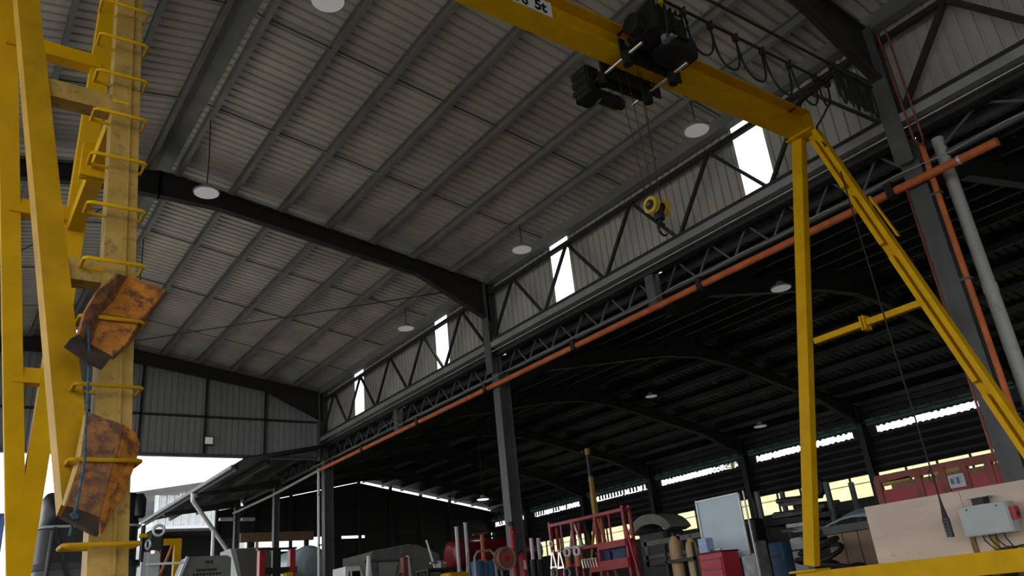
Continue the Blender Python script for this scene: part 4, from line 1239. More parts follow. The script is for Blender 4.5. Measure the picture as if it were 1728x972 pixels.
MB().cyl((10.25, c.y - 0.1, cz + 0.04), (10.32, c.y + 0.16, cz + 0.04), 0.014, n=10).build('shaft', m_chrome, t)
MB().bevel_box((10.30, c.y + 0.13, cz + 0.022), (10.36, c.y + 0.20, cz + 0.06), 0.01).build('head', m_black, t)

# whiteboard on a stand
a1, a2, a3, a4 = P(1175, 846, X=10.75), P(1246, 834, X=10.75), P(1264, 937, X=10.75), P(1193, 945, X=10.75)
yl, yr = a1.y, a2.y
zt, zb = (a1.z + a2.z) / 2, (a3.z + a4.z) / 2
t = thing('whiteboard', (10.75, (yl + yr) / 2, 0), 'pale blue-grey whiteboard on a tubular stand behind the red tool chest', 'whiteboard')
MB().box((10.75, yr, zb), (10.775, yl, zt)).build('writing_surface', m_board, t)
for a, b in (((10.74, yr, zt), (10.74, yl, zt)), ((10.74, yr, zb), (10.74, yl, zb)), ((10.74, yl, zb), (10.74, yl, zt)), ((10.74, yr, zb), (10.74, yr, zt))):
    MB().bar(a, b, 0.03, 0.03, up=(1, 0, 0)).build('frame_rail', m_galv, t)
for yv in (yl + 0.05, yr - 0.07):
    MB().cyl((10.79, yv, 0.05), (10.79, yv, zt + 0.03), 0.015, n=10).build('stand_pole', m_galv, t)
    MB().box((10.65, yv - 0.025, 0.0), (11.05, yv + 0.025, 0.05)).build('stand_foot', m_galv, t)
MB().box((10.78, yr - 0.06, zb + 0.02), (10.80, yr + 0.02, zb + 0.45)).build('rear_flap', m_black, t)
MB().box((10.68, yr + 0.2, zb - 0.02), (10.75, yl - 0.2, zb + 0.0)).build('pen_tray', m_galv, t)

# storage racking with scrap
sx = 13.2
ya_, yb_ = P(1285, 870, X=sx).y, P(1402, 850, X=sx).y
zc = P(1340, 873, X=sx).z
zc2 = P(1340, 905, X=sx).z
t = thing('storage_racking', (sx + 0.4, (ya_ + yb_) / 2, 0), 'dark steel racking loaded with scrap behind the yellow A-frame leg', 'shelving')
for yv, zt in ((ya_, P(1283, 828, X=sx).z), (yb_, P(1400, 812, X=sx).z)):
    for x in (sx, sx + 0.8):
        MB().box((x - 0.035, yv - 0.04, 0), (x + 0.035, yv + 0.04, zt)).build('upright', m_steel2, t)
for z in (zc, zc2, 0.35):
    MB().box((sx - 0.04, yb_, z - 0.09), (sx + 0.84, ya_, z)).build('shelf', m_steel, t)
def bundle(zb_, n, label, mt, rr, name='steel_offcuts'):
    t = thing(name, (sx + 0.35, (ya_ + yb_) / 2, zb_), label, 'scrap bundle', 'scrap bundles on the racking')
    for k in range(n):
        x = sx + 0.05 + 0.65 * random.random()
        z = zb_ + rr + 0.30 * random.random() * (1 if k > n // 2 else 0.1)
        p = Vector((x, yb_ + 0.15 + random.random() * 0.5, z))
        q = Vector((x + random.uniform(-.1, .1), ya_ - 0.1 - random.random() * 0.5, z + random.uniform(0, 0.08)))
        if k % 3:
            MB().cyl(p, q, rr * random.uniform(0.6, 1.2), n=10).build('tube_length', mt, t)
        else:
            MB().bar(p, q, rr * 1.8, rr * 1.4).build('bar_length', mt, t)
bundle(zc + 0.005, 16, 'jumble of dark steel offcuts on the upper racking shelf', m_junk, 0.045)
bundle(zc2 + 0.005, 11, 'pale alloy offcuts on the middle racking shelf', m_junk2, 0.05)
c = P(1379, 838, X=sx + 0.1)
t = thing('tyre', (c.x, c.y, c.z - 0.22), 'small black tyre standing on top of the racking', 'tyre')
MB().ring((c.x, c.y, zc + 0.46), (1, 0.4, 0), 0.13, 0.075, 24, 10).build('tread', m_rubber, t)
MB().cyl((c.x - 0.02, c.y, zc + 0.46), (c.x + 0.02, c.y, zc + 0.46), 0.07, n=14).build('rim', m_steel2, t)
for px, py, w, h, mt, lb in ((1262, 900, 0.34, 0.5, m_black, 'black box stacked left of the racking'), (1262, 935, 0.36, 0.42, m_junk2, 'grey metal box low beside the racking'),
                             (1310, 940, 0.3, 0.5, m_blue, 'dark blue drum under the racking'), (1345, 930, 0.25, 0.45, m_white, 'white box beside the foot of the yellow leg')):
    c = P(px, py, X=12.6 if h > 0.43 else 11.9)
    t = thing('equipment_box', (c.x, c.y, 0), lb, 'box')
    MB().bevel_box((c.x, c.y - w / 2, 0), (c.x + w, c.y + w / 2, c.z + h / 2), 0.03).build('case', mt, t)
    MB().box((c.x - 0.012, c.y - w / 2 + 0.03, c.z), (c.x, c.y + w / 2 - 0.03, c.z + 0.03)).build('handle', m_steel2, t)
# bonnet, plywood, cable heap right of the yellow leg
c0, c1 = P(1418, 868, X=11.6), P(1466, 862, X=11.6)
t = thing('car_bonnet', (11.8, (c0.y + c1.y) / 2, c0.z - 0.4), 'blue-grey car bonnet laid on a brown crate behind the plywood board', 'car bonnet')
ym, zm = (c0.y + c1.y) / 2, P(1440, 870, X=11.6).z
mb = MB()
vs_ = []
for i in range(7):
    for j in range(5):
        u, v = i / 6, j / 4
        vs_.append((11.5 + 0.62 * v, ym - 0.55 + 1.1 * u, zm - 0.12 + 0.10 * math.sin(math.pi * u) + 0.16 * v))
mb.add(vs_, [(i * 5 + j, (i + 1) * 5 + j, (i + 1) * 5 + j + 1, i * 5 + j + 1) for i in range(6) for j in range(4)], True)
mb.build('skin', m_tank, t, solid=0.02)
MB().box((11.50, ym - 0.55, zm - 0.22), (11.54, ym + 0.55, zm - 0.11)).build('front_lip', m_cargry, t)
t = thing('crate', (11.8, ym, 0), 'brown timber crate under the blue-grey car bonnet', 'crate')
for k in range(4):
    MB().box((11.55, ym - 0.52 + k * 0.265, 0.03), (11.58, ym - 0.52 + k * 0.265 + 0.25, zm - 0.23)).build('plank', m_card, t)
MB().box((11.58, ym - 0.52, 0.03), (12.1, ym + 0.54, zm - 0.23)).build('carcass', m_card, t)
MB().box((11.53, ym - 0.52, 0.0), (11.55, ym + 0.54, 0.12)).build('batten', m_card, t)
c = P(1402, 935, X=10.9)
t = thing('cable_heap', (c.x, c.y, 0), 'heap of black hose coils between the yellow leg and the crate', 'hose')
for k in range(9):
    MB().ring((c.x + random.uniform(-.15, .05), c.y + random.uniform(-.3, .3), c.z - 0.75 + 0.11 * k), (random.uniform(-.6, .2), random.uniform(-.5, .5), 1), random.uniform(0.28, 0.42), 0.035, 24, 8).build('hose_coil', m_rubber, t)
# oxide frame with notice
fx = 12.3
u0, u1 = P(1478, 812, X=fx), P(1665, 772, X=fx)
l0, l1 = P(1480, 845, X=fx), P(1668, 808, X=fx)
zu, zw = (u0.z + u1.z) / 2, (l0.z + l1.z) / 2
t = thing('stillage', (fx, (u0.y + u1.y) / 2, 0), 'red oxide steel stillage standing behind the plywood board', 'stillage')
MB().box((fx - 0.04, u1.y - 0.8, zu - 0.06), (fx + 0.04, u0.y, zu + 0.06)).build('top_rail', m_redox, t)
MB().box((fx - 0.03, u1.y - 0.8, zw - 0.22), (fx + 0.03, u0.y, zw + 0.12)).build('red_panel', m_red, t)
for f in (0.02, 0.4, 0.62, 0.8, 1.0):
    yv = u0.y + (u1.y - u0.y) * f
    MB().box((fx - 0.05, yv - 0.05, 0), (fx + 0.05, yv + 0.05, zu)).build('post', m_redox, t)
MB().box((fx - 0.03, u1.y - 0.8, zw + 0.12), (fx + 0.03, u0.y - 0.25, zw + 0.20)).build('mid_rail', m_wood, t)
s0, s1 = P(1598, 803, X=fx - 0.07), P(1631, 820, X=fx - 0.07)
t = thing('notice', (s0.x, (s0.y + s1.y) / 2, s1.z), 'small pale notice with blue-grey printed blocks on the oxide frame', 'notice')
MB().box((s0.x, s1.y, s1.z), (s0.x + 0.02, s0.y, s0.z)).build('plate', m_pink, t)
wd, hg = s0.y - s1.y, s0.z - s1.z
for k, (f, w, h) in enumerate(((0.12, 0.2, 0.45), (0.36, 0.12, 0.6), (0.52, 0.16, 0.5), (0.72, 0.14, 0.55))):
    MB().box((s0.x - 0.003, s0.y - wd * (f + w), s1.z + hg * 0.28), (s0.x, s0.y - wd * f, s1.z + hg * (0.28 + h))).build('print_block', m_tank if k % 2 else m_blue, t)
for px, py, lb in ((1520, 838, 'left'), (1605, 822, 'right')):
    c = P(px, py, X=fx)
    c.z = zw + 0.23
    t = thing('timber_offcut', (c.x, c.y, zw - 0.2), 'yellowish timber offcut on the oxide frame, %s one' % lb, 'timber', 'timber offcuts on the oxide frame')
    MB().bar((c.x, c.y - 0.24, c.z), (c.x, c.y + 0.22, c.z - 0.02), 0.08, 0.06).build('plank', m_yeldull, t)
    MB().bar((c.x, c.y - 0.2, c.z + 0.05), (c.x, c.y + 0.18, c.z + 0.05), 0.06, 0.04).build('plank', m_wood, t)

# ------------------------------------------------------------------ fire point at the middle column
c = P(862, 886, Y=13.3)
t = thing('fire_post', (c.x, 13.3, 0), 'red fire post with a pipe standing at the middle column', 'fire post')
MB().cyl((c.x, 13.3, 0), (c.x, 13.3, c.z), 0.05, n=12).build('standpipe', m_red, t)
MB().cyl((c.x, 13.3, c.z - 0.02), (c.x, 13.3, c.z + 0.06), 0.065, n=12).build('cap', m_black, t)
MB().cyl((c.x - 0.02, 13.25, c.z - 0.15), (c.x + 0.16, 13.25, c.z - 0.15), 0.03, n=10).build('valve', m_red, t)
c = P(855, 942, Y=13.0)
t = thing('hose_reel', (c.x, 13.0, c.z - 0.2), 'round rusty hose reel left of the red fire post', 'hose reel')
MB().cyl((c.x, 13.0, c.z), (c.x, 13.12, c.z), 0.19, n=24).build('drum', m_redox, t)
for yv in (12.99, 13.13):
    MB().ring((c.x, yv, c.z), (0, 1, 0), 0.20, 0.018, 24, 6).build('flange', m_card, t)
MB().cyl((c.x, 12.96, c.z), (c.x, 13.0, c.z), 0.05, n=14).build('hub', m_red, t)
MB().box((c.x - 0.03, 13.13, 0), (c.x + 0.03, 13.2, c.z)).build('bracket', m_black, t)
c = P(880, 930, Y=13.2)
t = thing('fire_extinguisher', (c.x, 13.2, 0), 'red fire extinguisher hung right of the red fire post', 'fire extinguisher')
MB().lathe((c.x, 13.2, c.z - 0.55), (0, 0, 1), [(0, 0.06), (0.01, 0.075), (0.42, 0.075), (0.49, 0.05), (0.52, 0.025)], 16).build('bottle', m_red, t)
MB().box((c.x - 0.05, 13.18, c.z - 0.03), (c.x + 0.02, 13.22, c.z + 0.02)).build('handle', m_black, t)
MB().box((c.x - 0.03, 13.13, c.z - 0.35), (c.x + 0.03, 13.126, c.z - 0.18)).build('label_patch', m_white, t)
MB().cyl((c.x, 13.3, 0), (c.x, 13.3, c.z), 0.02, n=8).build('stand', m_black, t)
for px, lb in ((896, 'left'), (908, 'right')):
    c0, c1 = P(px, 908, Y=16.0), P(px + 4, 944, Y=16.0)
    t = thing('plastic_tube', (c0.x, 16.0, 0), 'upright white plastic tube right of the middle column, %s one' % lb, 'tube', 'white plastic tubes')
    MB().cyl((c0.x, 16.0, 0.0), (c0.x, 16.0, c0.z), 0.045, n=12).build('tube', m_white, t)
    MB().cyl((c0.x, 16.0, 0.0), (c0.x, 16.0, c1.z), 0.085, n=12).build('holder', m_black, t)

# ------------------------------------------------------------------ tanker, frames and drums left of the middle column
yt = 22.0
l_, r_ = P(757, 925, Y=yt), P(905, 925, Y=yt)
rt = 0.46
zc_ = P(800, 910, Y=yt).z - rt
t = thing('tank_trailer', ((l_.x + r_.x) / 2, yt, 0), 'maroon tank trailer behind the silver tubular frame', 'trailer')
MB().lathe((l_.x, yt, zc_), (1, 0, 0), [(0, 0.30), (0.05, 0.42), (0.14, rt), (r_.x - l_.x - 0.14, rt), (r_.x - l_.x, 0.36)], 28).build('tank', m_maroon, t)
MB().box((l_.x + 0.2, yt - 0.4, zc_ - rt - 0.16), (r_.x, yt + 0.4, zc_ - rt + 0.05)).build('chassis', m_black, t)
for x in (l_.x + 0.7, r_.x - 0.6):
    for s in (-0.5, 0.38):
        MB().cyl((x, yt + s, 0.45), (x, yt + s + 0.2, 0.45), 0.45, n=20).build('wheel', m_rubber, t)
MB().box((l_.x + 0.3, yt - 0.05, zc_ + rt), (l_.x + 1.4, yt + 0.05, zc_ + rt + 0.03)).build('walkway', m_redox, t)
for px, py, lb in ((770, 890, 'shorter'), (785, 883, 'taller')):
    c = P(px, py, Y=yt - 0.62)
    t = thing('white_post', (c.x, yt - 0.62, 0), '%s white post standing before the maroon tank trailer' % lb, 'post', 'white posts by the maroon tank')
    MB().cyl((c.x, yt - 0.62, 0), (c.x, yt - 0.62, c.z), 0.055, n=12).build('post', m_white, t)
    MB().cyl((c.x, yt - 0.62, c.z), (c.x, yt - 0.62, c.z + 0.02), 0.07, n=12).build('cap', m_white, t)
c = P(813, 902, Y=18.6)
t = thing('orange_stand', (c.x, 18.6, 0), 'orange T-topped stand in front of the maroon tank trailer', 'stand')
MB().cyl((c.x, 18.6, 0.05), (c.x, 18.6, c.z), 0.055, n=12).build('post', m_orange, t)
MB().cyl((c.x - 0.28, 18.6, c.z), (c.x + 0.22, 18.6, c.z + 0.05), 0.03, n=10).build('crossbar', m_redox, t)
MB().box((c.x - 0.3, 18.3, 0), (c.x + 0.3, 18.9, 0.05)).build('base', m_orange, t)
c0, c1 = P(799, 931, Y=17.6), P(834, 931, Y=17.6)
t = thing('tubular_frame', ((c0.x + c1.x) / 2, 17.6, 0), 'bright silver tubular hoop frame around the orange stand', 'frame')
MB().tube([(c0.x, 17.6, 0), (c0.x + 0.02, 17.6, c0.z - 0.12), (c0.x + 0.12, 17.6, c0.z), (c1.x - 0.12, 17.6, c0.z + 0.02), (c1.x, 17.6, c0.z - 0.1), (c1.x + 0.05, 17.6, 0)], 0.028, 8).build('hoop', m_galv, t)
MB().cyl((c0.x, 17.6, 0.7), (c1.x, 17.6, 0.7), 0.02, n=8).build('cross_tube', m_galv, t)
for s in (c0.x, c1.x):
    MB().box((s - 0.04, 17.35, 0), (s + 0.08, 17.85, 0.03)).build('foot', m_galv, t)
for px, lb in ((806, 'left'), (828, 'right')):
    c = P(px, 946, Y=18.1)
    t = thing('plastic_drum', (c.x, 18.1, 0), 'blue plastic drum inside the silver hoop frame, %s one' % lb, 'drum', 'blue drums in the hoop frame')
    r = 0.17
    MB().lathe((c.x, 18.1, 0.0), (0, 0, 1), [(0, r - 0.02), (0.03, r), (c.z * 0.33, r), (c.z * 0.35, r + 0.012), (c.z * 0.37, r), (c.z * 0.66, r), (c.z * 0.68, r + 0.012), (c.z * 0.7, r), (c.z - 0.05, r), (c.z, r - 0.04)], 22).build('shell', m_blue, t)
    MB().cyl((c.x + 0.08, 18.1, c.z), (c.x + 0.08, 18.1, c.z + 0.02), 0.03, n=10).build('bung', m_white, t)
c = P(840, 955, Y=19.6)
t = thing('dark_skip', (c.x, 19.6, 0), 'navy steel skip between the blue drums and the hose reel', 'skip')
MB().prism([(c.x - 0.45, 19.3, 0.05), (c.x + 0.35, 19.3, 0.05), (c.x + 0.5, 19.3, c.z + 0.15), (c.x - 0.55, 19.3, c.z + 0.15)], (0, 0.9, 0)).build('hopper', m_navy, t)
MB().box((c.x - 0.58, 19.27, c.z + 0.13), (c.x + 0.53, 20.22, c.z + 0.18)).build('rim', m_navy, t)
c = P(772, 968, Y=17.0)
t = thing('plate_compactor', (c.x, 17.0, 0), 'small machine with a yellow cover at the foot of the photo', 'machine')
MB().bevel_box((c.x - 0.35, 16.8, 0.5), (c.x + 0.22, 17.3, c.z + 0.03), 0.05).build('cover', m_yel, t)
MB().bevel_box((c.x - 0.3, 16.85, 0.02), (c.x + 0.2, 17.25, 0.52), 0.05).build('engine', m_black, t)
MB().tube([(c.x + 0.1, 17.0, 0.6), (c.x + 0.32, 17.0, c.z + 0.45), (c.x + 0.36, 17.0, c.z + 0.5)], 0.02, 8).build('handle', m_galv, t)

# grey canvas truck and white van
ty = 24.6
c0, c1, cm = P(626, 931, Y=ty), P(690, 919, Y=ty), P(741, 935, Y=ty)
t = thing('canvas_truck', ((c0.x + cm.x) / 2, ty, 0), 'grey canvas-covered truck parked deep in the side shed', 'truck')
zt0, zt1 = c0.z, c1.z
MB().prism([(c0.x, ty, 0.9), (cm.x, ty, 0.9), (cm.x, ty, zt1 - 0.35), (c1.x + 0.35, ty, zt1 - 0.02), (c1.x, ty, zt1), (c0.x, ty, zt0)], (0, 2.2, 0)).build('canvas', m_tarp, t)
MB().box((c0.x + 0.25, ty - 0.03, 0.95), (c1.x - 0.2, ty, zt0 - 0.28)).build('rear_panel', m_pvc, t)
for a, b in (((c0.x + 0.02, zt0), (c0.x + 0.55, 1.2)), ((c1.x - 0.3, zt1 - 0.1), (c0.x + 0.4, 1.0)), ((c0.x + 0.0, zt0), (c1.x, zt1))):
    MB().bar((a[0], ty - 0.05, a[1]), (b[0], ty - 0.05, b[1]), 0.04, 0.04).build('rail', m_junk2, t)
MB().box((c0.x - 0.3, ty - 0.15, P(660, 948, Y=ty).z), (c1.x, ty - 0.08, P(660, 948, Y=ty).z + 0.07)).build('tail_bar', m_steel2, t)
MB().box((c0.x + 0.1, ty + 0.1, 0.55), (cm.x - 0.1, ty + 2.1, 0.9)).build('chassis', m_black, t)
for x in (c0.x + 0.5, cm.x - 0.6):
    for yv in (ty + 0.1, ty + 1.9):
        MB().cyl((x, yv, 0.48), (x, yv + 0.22, 0.48), 0.48, n=20).build('wheel', m_rubber, t)
vy = 20.0
c0, c1 = P(580, 955, Y=vy), P(604, 952, Y=vy)
t = thing('white_van', ((c0.x + c1.x) / 2, vy, 0), 'white van nose peeping up beside the far hall column', 'van')
zv = c0.z - 0.02
MB().prism([(c0.x - 0.05, vy, 0.4), (c1.x + 0.22, vy, 0.4), (c1.x + 0.18, vy, zv - 0.4), (c1.x + 0.05, vy, zv), (c0.x + 0.05, vy, zv)], (0, 0.8, 0)).build('body', m_white, t)
MB().prism([(c0.x + 0.10, vy - 0.012, zv - 0.75), (c1.x + 0.10, vy - 0.012, zv - 0.75), (c1.x + 0.05, vy - 0.012, zv - 0.12), (c0.x + 0.14, vy - 0.012, zv - 0.12)], (0, 0.012, 0)).build('side_window', m_glass, t)
MB().box((c0.x + 0.17, vy - 0.02, zv - 0.75), (c0.x + 0.22, vy - 0.012, zv - 0.10)).build('window_bar', m_white, t)
for yv in (vy - 0.02, vy + 0.6):
    MB().cyl((c1.x + 0.02, yv, 0.36), (c1.x + 0.1, yv + 0.2, 0.36), 0.36, n=18).build('wheel', m_rubber, t)
for px, py, lb in ((622, 938, 'left of the canvas truck'), (688, 938, 'before the canvas truck, the taller one')):
    c = P(px, py, Y=21.3)
    t = thing('traffic_mast', (c.x, 21.3, 0), 'white tapering mast ' + lb, 'mast', 'white tapering masts')
    MB().cyl((c.x, 21.3, 0.03), (c.x, 21.3, c.z), 0.30, 0.05, 14).build('cone', m_white, t)
    MB().box((c.x - 0.3, 21.0, 0), (c.x + 0.3, 21.6, 0.03)).build('base', m_rubber, t)
c = P(682, 950, Y=20.6)
t = thing('red_jack', (c.x, 20.6, 0), 'red upright jack between the canvas truck and its white mast', 'jack')
MB().box((c.x - 0.07, 20.5, 0), (c.x + 0.07, 20.7, c.z + 0.15)).build('column', m_redox, t)
MB().box((c.x - 0.25, 20.4, 0), (c.x + 0.25, 20.8, 0.06)).build('base', m_redox, t)
MB().cyl((c.x + 0.05, 20.6, c.z - 0.2), (c.x - 0.22, 20.6, c.z - 0.35), 0.02, n=8).build('lever', m_black, t)
c0, c1 = P(712, 945, Y=19.5), P(757, 952, Y=19.5)
t = thing('workbench', ((c0.x + c1.x) / 2, 19.5, 0), 'dark workbench frame cluttered with clamps beside the canvas truck', 'workbench')
zb_ = P(730, 960, Y=19.5).z
MB().box((c0.x, 19.2, zb_ - 0.06), (c1.x, 19.9, zb_)).build('top', m_steel, t)
for x in (c0.x + 0.04, c1.x - 0.04):
    for yv in (19.25, 19.85):
        MB().box((x - 0.03, yv - 0.03, 0), (x + 0.03, yv + 0.03, zb_ - 0.06)).build('leg', m_steel, t)
t2 = thing('bar_clamp', (c0.x + 0.3, 19.4, zb_), 'long silver bar clamp leaning on the dark workbench', 'clamp')
MB().bar((c0.x + 0.32, 19.4, zb_ + 0.02), (c0.x + 0.16, 19.5, zb_ + 0.75), 0.03, 0.05).build('bar', m_galv, t2)
MB().box((c0.x + 0.2, 19.36, zb_ + 0.12), (c0.x + 0.42, 19.46, zb_ + 0.17)).build('jaw', m_junk2, t2)
t2 = thing('bench_vice', (c1.x - 0.25, 19.5, zb_), 'pale bench vice at the end of the dark workbench', 'vice')
MB().bevel_box((c1.x - 0.36, 19.35, zb_), (c1.x - 0.14, 19.6, zb_ + 0.2), 0.03).build('body', m_junk2, t2)
MB().cyl((c1.x - 0.25, 19.2, zb_ + 0.12), (c1.x - 0.25, 19.4, zb_ + 0.12), 0.025, n=10).build('screw', m_chrome, t2)

# ------------------------------------------------------------------ yard end: tank, trailer tail, machine hood, yellow hoist, black cab
ky = 25.2
c0, c1 = P(497, 935, Y=ky), P(562, 935, Y=ky)
rk = (c1.x - c0.x) / 2
zk = P(522, 919, Y=ky).z - rk
xk = (c0.x + c1.x) / 2
t = thing('storage_tank', (xk, ky + 1, 0), 'big pale grey tank seen end-on left of the far hall column', 'tank')
MB().lathe((xk, ky, zk), (0, 1, 0), [(0, rk * 0.45), (0.08, rk * 0.8), (0.25, rk * 0.97), (0.4, rk), (2.2, rk), (2.4, rk * 0.7)], 32).build('shell', m_tank, t)
for yv in (ky + 0.6, ky + 1.9):
    MB().box((xk - rk * 0.8, yv - 0.1, 0), (xk + rk * 0.8, yv + 0.1, zk - rk * 0.5)).build('cradle', m_steel2, t)
MB().ring((xk, ky + 0.42, zk), (0, 1, 0), rk + 0.005, 0.02, 32, 6).build('seam', m_galv, t)
c0, c1 = P(441, 929, Y=21.5), P(492, 928, Y=21.5)
t = thing('trailer_tailgate', ((c0.x + c1.x) / 2, 21.5, 0), 'black trailer tail frame with red corner posts before the pale tank', 'trailer')
for x in (c0.x, c1.x):
    MB().box((x - 0.075, 21.4, 0.3), (x + 0.075, 21.6, c0.z)).build('corner_post', m_red, t)
MB().box((c0.x - 0.12, 21.42, c0.z), (c1.x + 0.12, 21.58, c0.z + 0.05)).build('top_rail', m_black, t)
zq = P(465, 962, Y=21.5).z
MB().box((c0.x, 21.42, zq - 0.1), (c1.x + 0.12, 21.58, zq + 0.06)).build('mid_rail', m_black, t)
MB().box(((c0.x + c1.x) / 2 - 0.12, 21.45, 0.3), ((c0.x + c1.x) / 2 + 0.1, 21.55, c0.z)).build('door_bar', m_black, t)
MB().box((c0.x - 0.1, 21.5, 0.35), (c1.x + 0.1, 23.2, 0.6)).build('bed', m_black, t)
for x in (c0.x + 0.1, c1.x - 0.1):
    MB().cyl((x - 0.1, 22.3, 0.36), (x + 0.1, 22.3, 0.36), 0.36, n=18).build('wheel', m_rubber, t)
c = P(487, 966, Y=21.3)
t = thing('yellow_canister', (c.x, 21.3, 0), 'small yellow canister at the foot of the trailer tail frame', 'canister')
MB().bevel_box((c.x - 0.12, 21.2, 0.0), (c.x + 0.1, 21.36, c.z), 0.03).build('can', m_yel, t)
MB().cyl((c.x, 21.28, c.z), (c.x, 21.28, c.z + 0.05), 0.03, n=10).build('cap', m_black, t)
cy = 24.7
c0, c1 = P(404, 940, Y=cy), P(440, 940, Y=cy)
xm = (c0.x + c1.x) / 2 + 0.15
w2 = 0.62
zc_ = P(425, 922, Y=cy).z
t = thing('truck_cab', (xm, cy, 0), 'grey truck cab with a glaring windscreen left of the red trailer posts', 'truck')
MB().prism([(xm - w2, cy - 1.0, 0.35), (xm - w2, cy + 2.0, 0.35), (xm - w2, cy + 2.0, 1.4), (xm - w2, cy + 1.4, zc_), (xm - w2, cy + 0.4, zc_), (xm - w2, cy - 0.5, zc_ - 1.0), (xm - w2, cy - 1.0, zc_ - 1.1)], (2 * w2, 0, 0)).build('body', m_greyhood, t)
MB().prism([(xm - w2 + 0.08, cy - 0.46, zc_ - 0.94), (xm + w2 - 0.08, cy - 0.46, zc_ - 0.94), (xm + w2 - 0.14, cy + 0.36, zc_ - 0.04), (xm - w2 + 0.14, cy + 0.36, zc_ - 0.04)], (0, -0.015, 0.012)).build('windscreen', m_chrome, t)
for x in (xm - w2, xm + w2):
    for yv in (cy - 0.3, cy + 1.4):
        MB().cyl((x - 0.1, yv, 0.34), (x + 0.1, yv, 0.34), 0.34, n=18).build('wheel', m_rubber, t)
hy = 16.5
h0, h1, h2, h3 = P(300, 972, Y=hy), P(318, 939, Y=hy), P(384, 935, Y=hy), P(389, 972, Y=hy)
t = thing('machine_hood', ((h0.x + h3.x) / 2, hy + 0.5, 0), 'grey machine hood with dark printed lettering at the foot of the photo', 'machine')
zt = h2.z - 0.02
MB().prism([(h0.x, hy, 0.35), (h3.x, hy, 0.35), (h3.x, hy, zt - 0.05), (h2.x, hy, zt), (h1.x, hy, zt), (h0.x, hy, zt - 0.45)], (0, 0.5, 0)).build('panel', m_greyhood, t)
MB().bar((h0.x - 0.01, hy - 0.02, zt - 0.46), (h1.x - 0.02, hy - 0.02, zt + 0.0), 0.06, 0.05).build('chrome_edge', m_galv, t)
MB().box((h0.x + 0.05, hy + 0.05, 0), (h3.x - 0.05, hy + 0.45, 0.35)).build('plinth', m_black, t)
zz = P(345, 949, Y=hy).z
for f, w, z, hh in ((0.50, 0.16, 949, 0.06), (0.34, 0.40, 962, 0.05), (0.28, 0.55, 969, 0.04)):
    z_ = P(345, z, Y=hy).z
    nn = 4 if w < 0.2 else 9
    for k in range(nn):
        xx = h0.x + (h3.x - h0.x) * (f + w * k / nn)
        MB().box((xx, hy - 0.004, z_ - hh / 2 * (0.7 + 0.3 * (k % 2))), (xx + (h3.x - h0.x) * w / nn * 0.72, hy, z_ + hh / 2)).build('print_mark', m_ink, t)
c = P(360, 897, Y=26.0)
t = thing('white_post', (c.x, 26.0, 0), 'thin white post above the grey machine hood', 'post')
MB().cyl((c.x, 26, 0), (c.x, 26, c.z), 0.055, n=12).build('post', m_white, t)
MB().cyl((c.x, 26, c.z), (c.x, 26, c.z + 0.02), 0.065, n=12).build('cap', m_white, t)
yy_ = 18.6
c0, c1 = P(262, 917, Y=yy_), P(300, 911, Y=yy_)
t = thing('yellow_jib', (c1.x, yy_, 0), 'bright yellow inverted-L jib post beside the grey machine hood', 'jib')
MB().bar((c0.x - 0.2, yy_, c1.z - 0.04), (c1.x + 0.07, yy_, c1.z - 0.04), 0.12, 0.13).build('arm', m_yel, t)
MB().box((c1.x - 0.07, yy_ - 0.07, 0), (c1.x + 0.07, yy_ + 0.07, c1.z - 0.10)).build('post', m_yel, t)
MB().bar((c1.x - 0.08, yy_ + 0.1, c1.z - 0.1), (c0.x + 0.1, yy_ + 0.1, c1.z - 0.85), 0.05, 0.04).build('brace', m_orange, t)
MB().bar((c0.x + 0.12, yy_ + 0.1, c1.z - 0.1), (c0.x + 0.12, yy_ + 0.1, c1.z - 0.85), 0.05, 0.05).build('hanger', m_orange, t)
MB().box((c1.x - 0.25, yy_ - 0.25, 0), (c1.x + 0.25, yy_ + 0.25, 0.03)).build('base_plate', m_yel, t)
py_ = 12.3
c0, c1 = P(259, 935, Y=py_), P(259, 890, Y=py_)
t = thing('drill_pedestal', (c0.x, py_, 0), 'dark drilling machine head on a pale grey pedestal beside the ladder leg', 'machine')
MB().box((c0.x - 0.07, py_ - 0.07, 0), (c0.x + 0.07, py_ + 0.07, c0.z)).build('pedestal', m_greybox, t)
MB().bevel_box((c0.x - 0.10, py_ - 0.12, c0.z + 0.05), (c0.x + 0.10, py_ + 0.2, c1.z - 0.05), 0.03).build('gearbox', m_black, t)
MB().cyl((c0.x, py_, c0.z), (c0.x, py_, c0.z + 0.06), 0.05, n=12).build('spindle', m_chrome, t)
MB().ring((c0.x + 0.02, py_ - 0.13, c1.z - 0.06), (0.2, 1, 0), 0.07, 0.02, 18, 8).build('hand_wheel', m_galv, t)
MB().ring((c0.x - 0.10, py_ - 0.1, c0.z + 0.12), (1, 0.3, 0), 0.06, 0.015, 18, 8).build('hand_wheel', m_galv, t)
MB().cyl((c0.x - 0.2, py_, c0.z + 0.25), (c0.x - 0.08, py_, c0.z + 0.25), 0.03, n=10).build('shaft', m_yel, t)
MB().box((c0.x - 0.12, py_ - 0.14, c0.z - 0.16), (c0.x + 0.4, py_ - 0.11, c0.z - 0.13)).build('table_bar', m_galv, t)

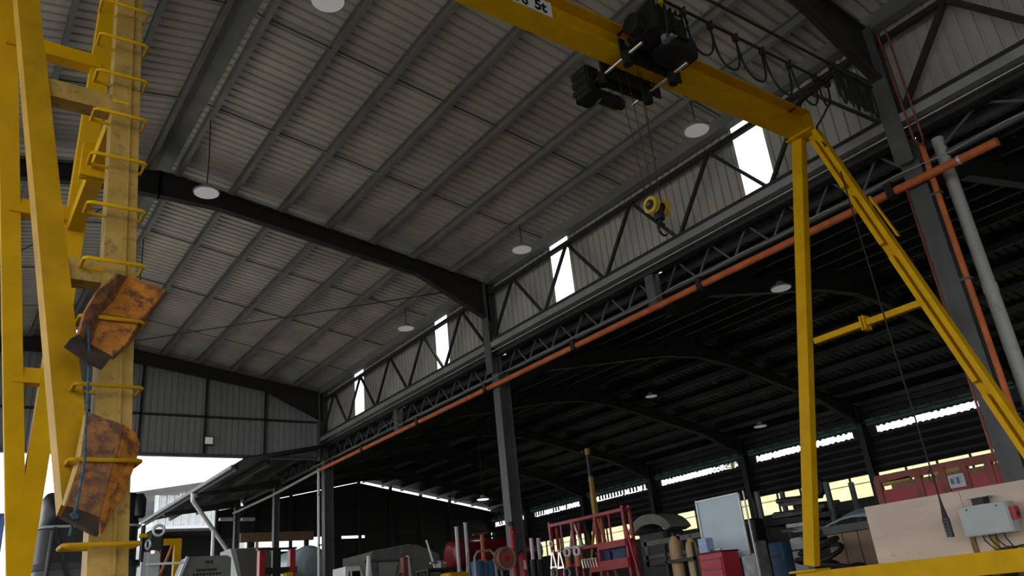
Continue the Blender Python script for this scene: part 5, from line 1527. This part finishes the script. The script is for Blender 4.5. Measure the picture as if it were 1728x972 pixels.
vy = 12.6
l_, r_ = P(68, 870, Y=vy), P(243, 870, Y=vy)
zt = P(160, 829, Y=vy).z
x0, x1 = l_.x, r_.x
zA, zB, zC = P(160, 872, Y=vy).z, P(160, 889, Y=vy).z, P(160, 950, Y=vy).z
t = thing('vehicle_cab', ((x0 + x1) / 2, vy + 0.8, 0), 'tall glossy black vehicle cab behind the ladder leg', 'vehicle')
def rr(z, s, f):
    w = (x1 - x0) / 2
    xm = (x0 + x1) / 2
    out = []
    for k in range(28):
        a = 2 * math.pi * k / 28
        ca, sa = math.cos(a), math.sin(a)
        e = 0.22
        out.append((xm + (w + s) * math.copysign(abs(ca) ** e, ca), vy + 0.8 + (0.8 + s) * math.copysign(abs(sa) ** e, sa), z))
    return out
def loft(levels):
    mb = MB()
    R = [rr(z, s, 0) for z, s in levels]
    vs_ = [p for q in R for p in q]
    n = 28
    mb.add(vs_, [(k * n + i, k * n + (i + 1) % n, (k + 1) * n + (i + 1) % n, (k + 1) * n + i) for k in range(len(levels) - 1) for i in range(n)], True)
    return mb.add(vs_, [tuple(range(n - 1, -1, -1)), tuple(range((len(levels) - 1) * n, len(levels) * n))])
loft([(0.55, -0.02), (zC - 0.35, 0.0), (zC - 0.02, 0.0)]).build('lower_body', m_cargry, t)
loft([(zC - 0.02, -0.02), (zB, -0.02)]).build('window_band', m_black, t)
loft([(zC - 0.06, 0.035), (zC + 0.02, 0.035)]).build('bumper', m_carblk, t)
loft([(zB, 0.01), (zB + 0.03, 0.02), (zB + 0.035, -0.01)]).build('white_trim', m_galv, t)
loft([(zB + 0.03, -0.01), (zA, -0.03), (zA + 0.05, -0.03), (zt - 0.06, -0.03), (zt, -0.07)]).build('roof_cap', m_carblk, t)
MB().lathe((x1 - 0.05, vy + 0.1, zA - 0.02), (0, 0, 1), [(0, 0.05), (0.03, 0.09), (zt - zA - 0.08, 0.09), (zt - zA, 0.05)], 16).build('air_intake', m_carblk, t)
MB().cyl((x1 + 0.0, vy - 0.03, zC - 0.02), (x1 + 0.0, vy - 0.03, zB), 0.03, n=10).build('corner_pillar', m_carblk, t)
MB().bar((x0 + 0.18, vy - 0.05, zB), (x0 + 0.45, vy - 0.05, zC - 0.3), 0.03, 0.05).build('wiper_arm', m_black, t)
MB().cyl((x0 + 0.13, vy - 0.08, zC - 0.5), (x0 + 0.16, vy - 0.08, zB - 0.05), 0.025, n=8).build('grab_rail', m_steel2, t)
for x in (x0 + 0.2, x1 - 0.2):
    for yv in (vy + 0.35, vy + 1.3):
        MB().cyl((x - 0.13, yv, 0.42), (x + 0.13, yv, 0.42), 0.42, n=20).build('wheel', m_rubber, t)
# brown beam lying high in front of the shed's far wall, and clutter shelves there
c0, c1 = P(405, 905, Y=34.5), P(528, 897, Y=34.5)
t = thing('timber_beam', ((c0.x + c1.x) / 2, 34.5, 0), 'long brown beam on trestles at the far end of the shed', 'beam')
MB().box((c0.x, 34.4, c0.z - 0.25), (c1.x, 34.6, c0.z + 0.12)).build('beam', m_wood, t)
for x in (c0.x + 0.4, c1.x - 0.3):
    MB().box((x - 0.08, 34.4, 0), (x + 0.08, 34.6, c0.z - 0.25)).build('trestle', m_steel, t)
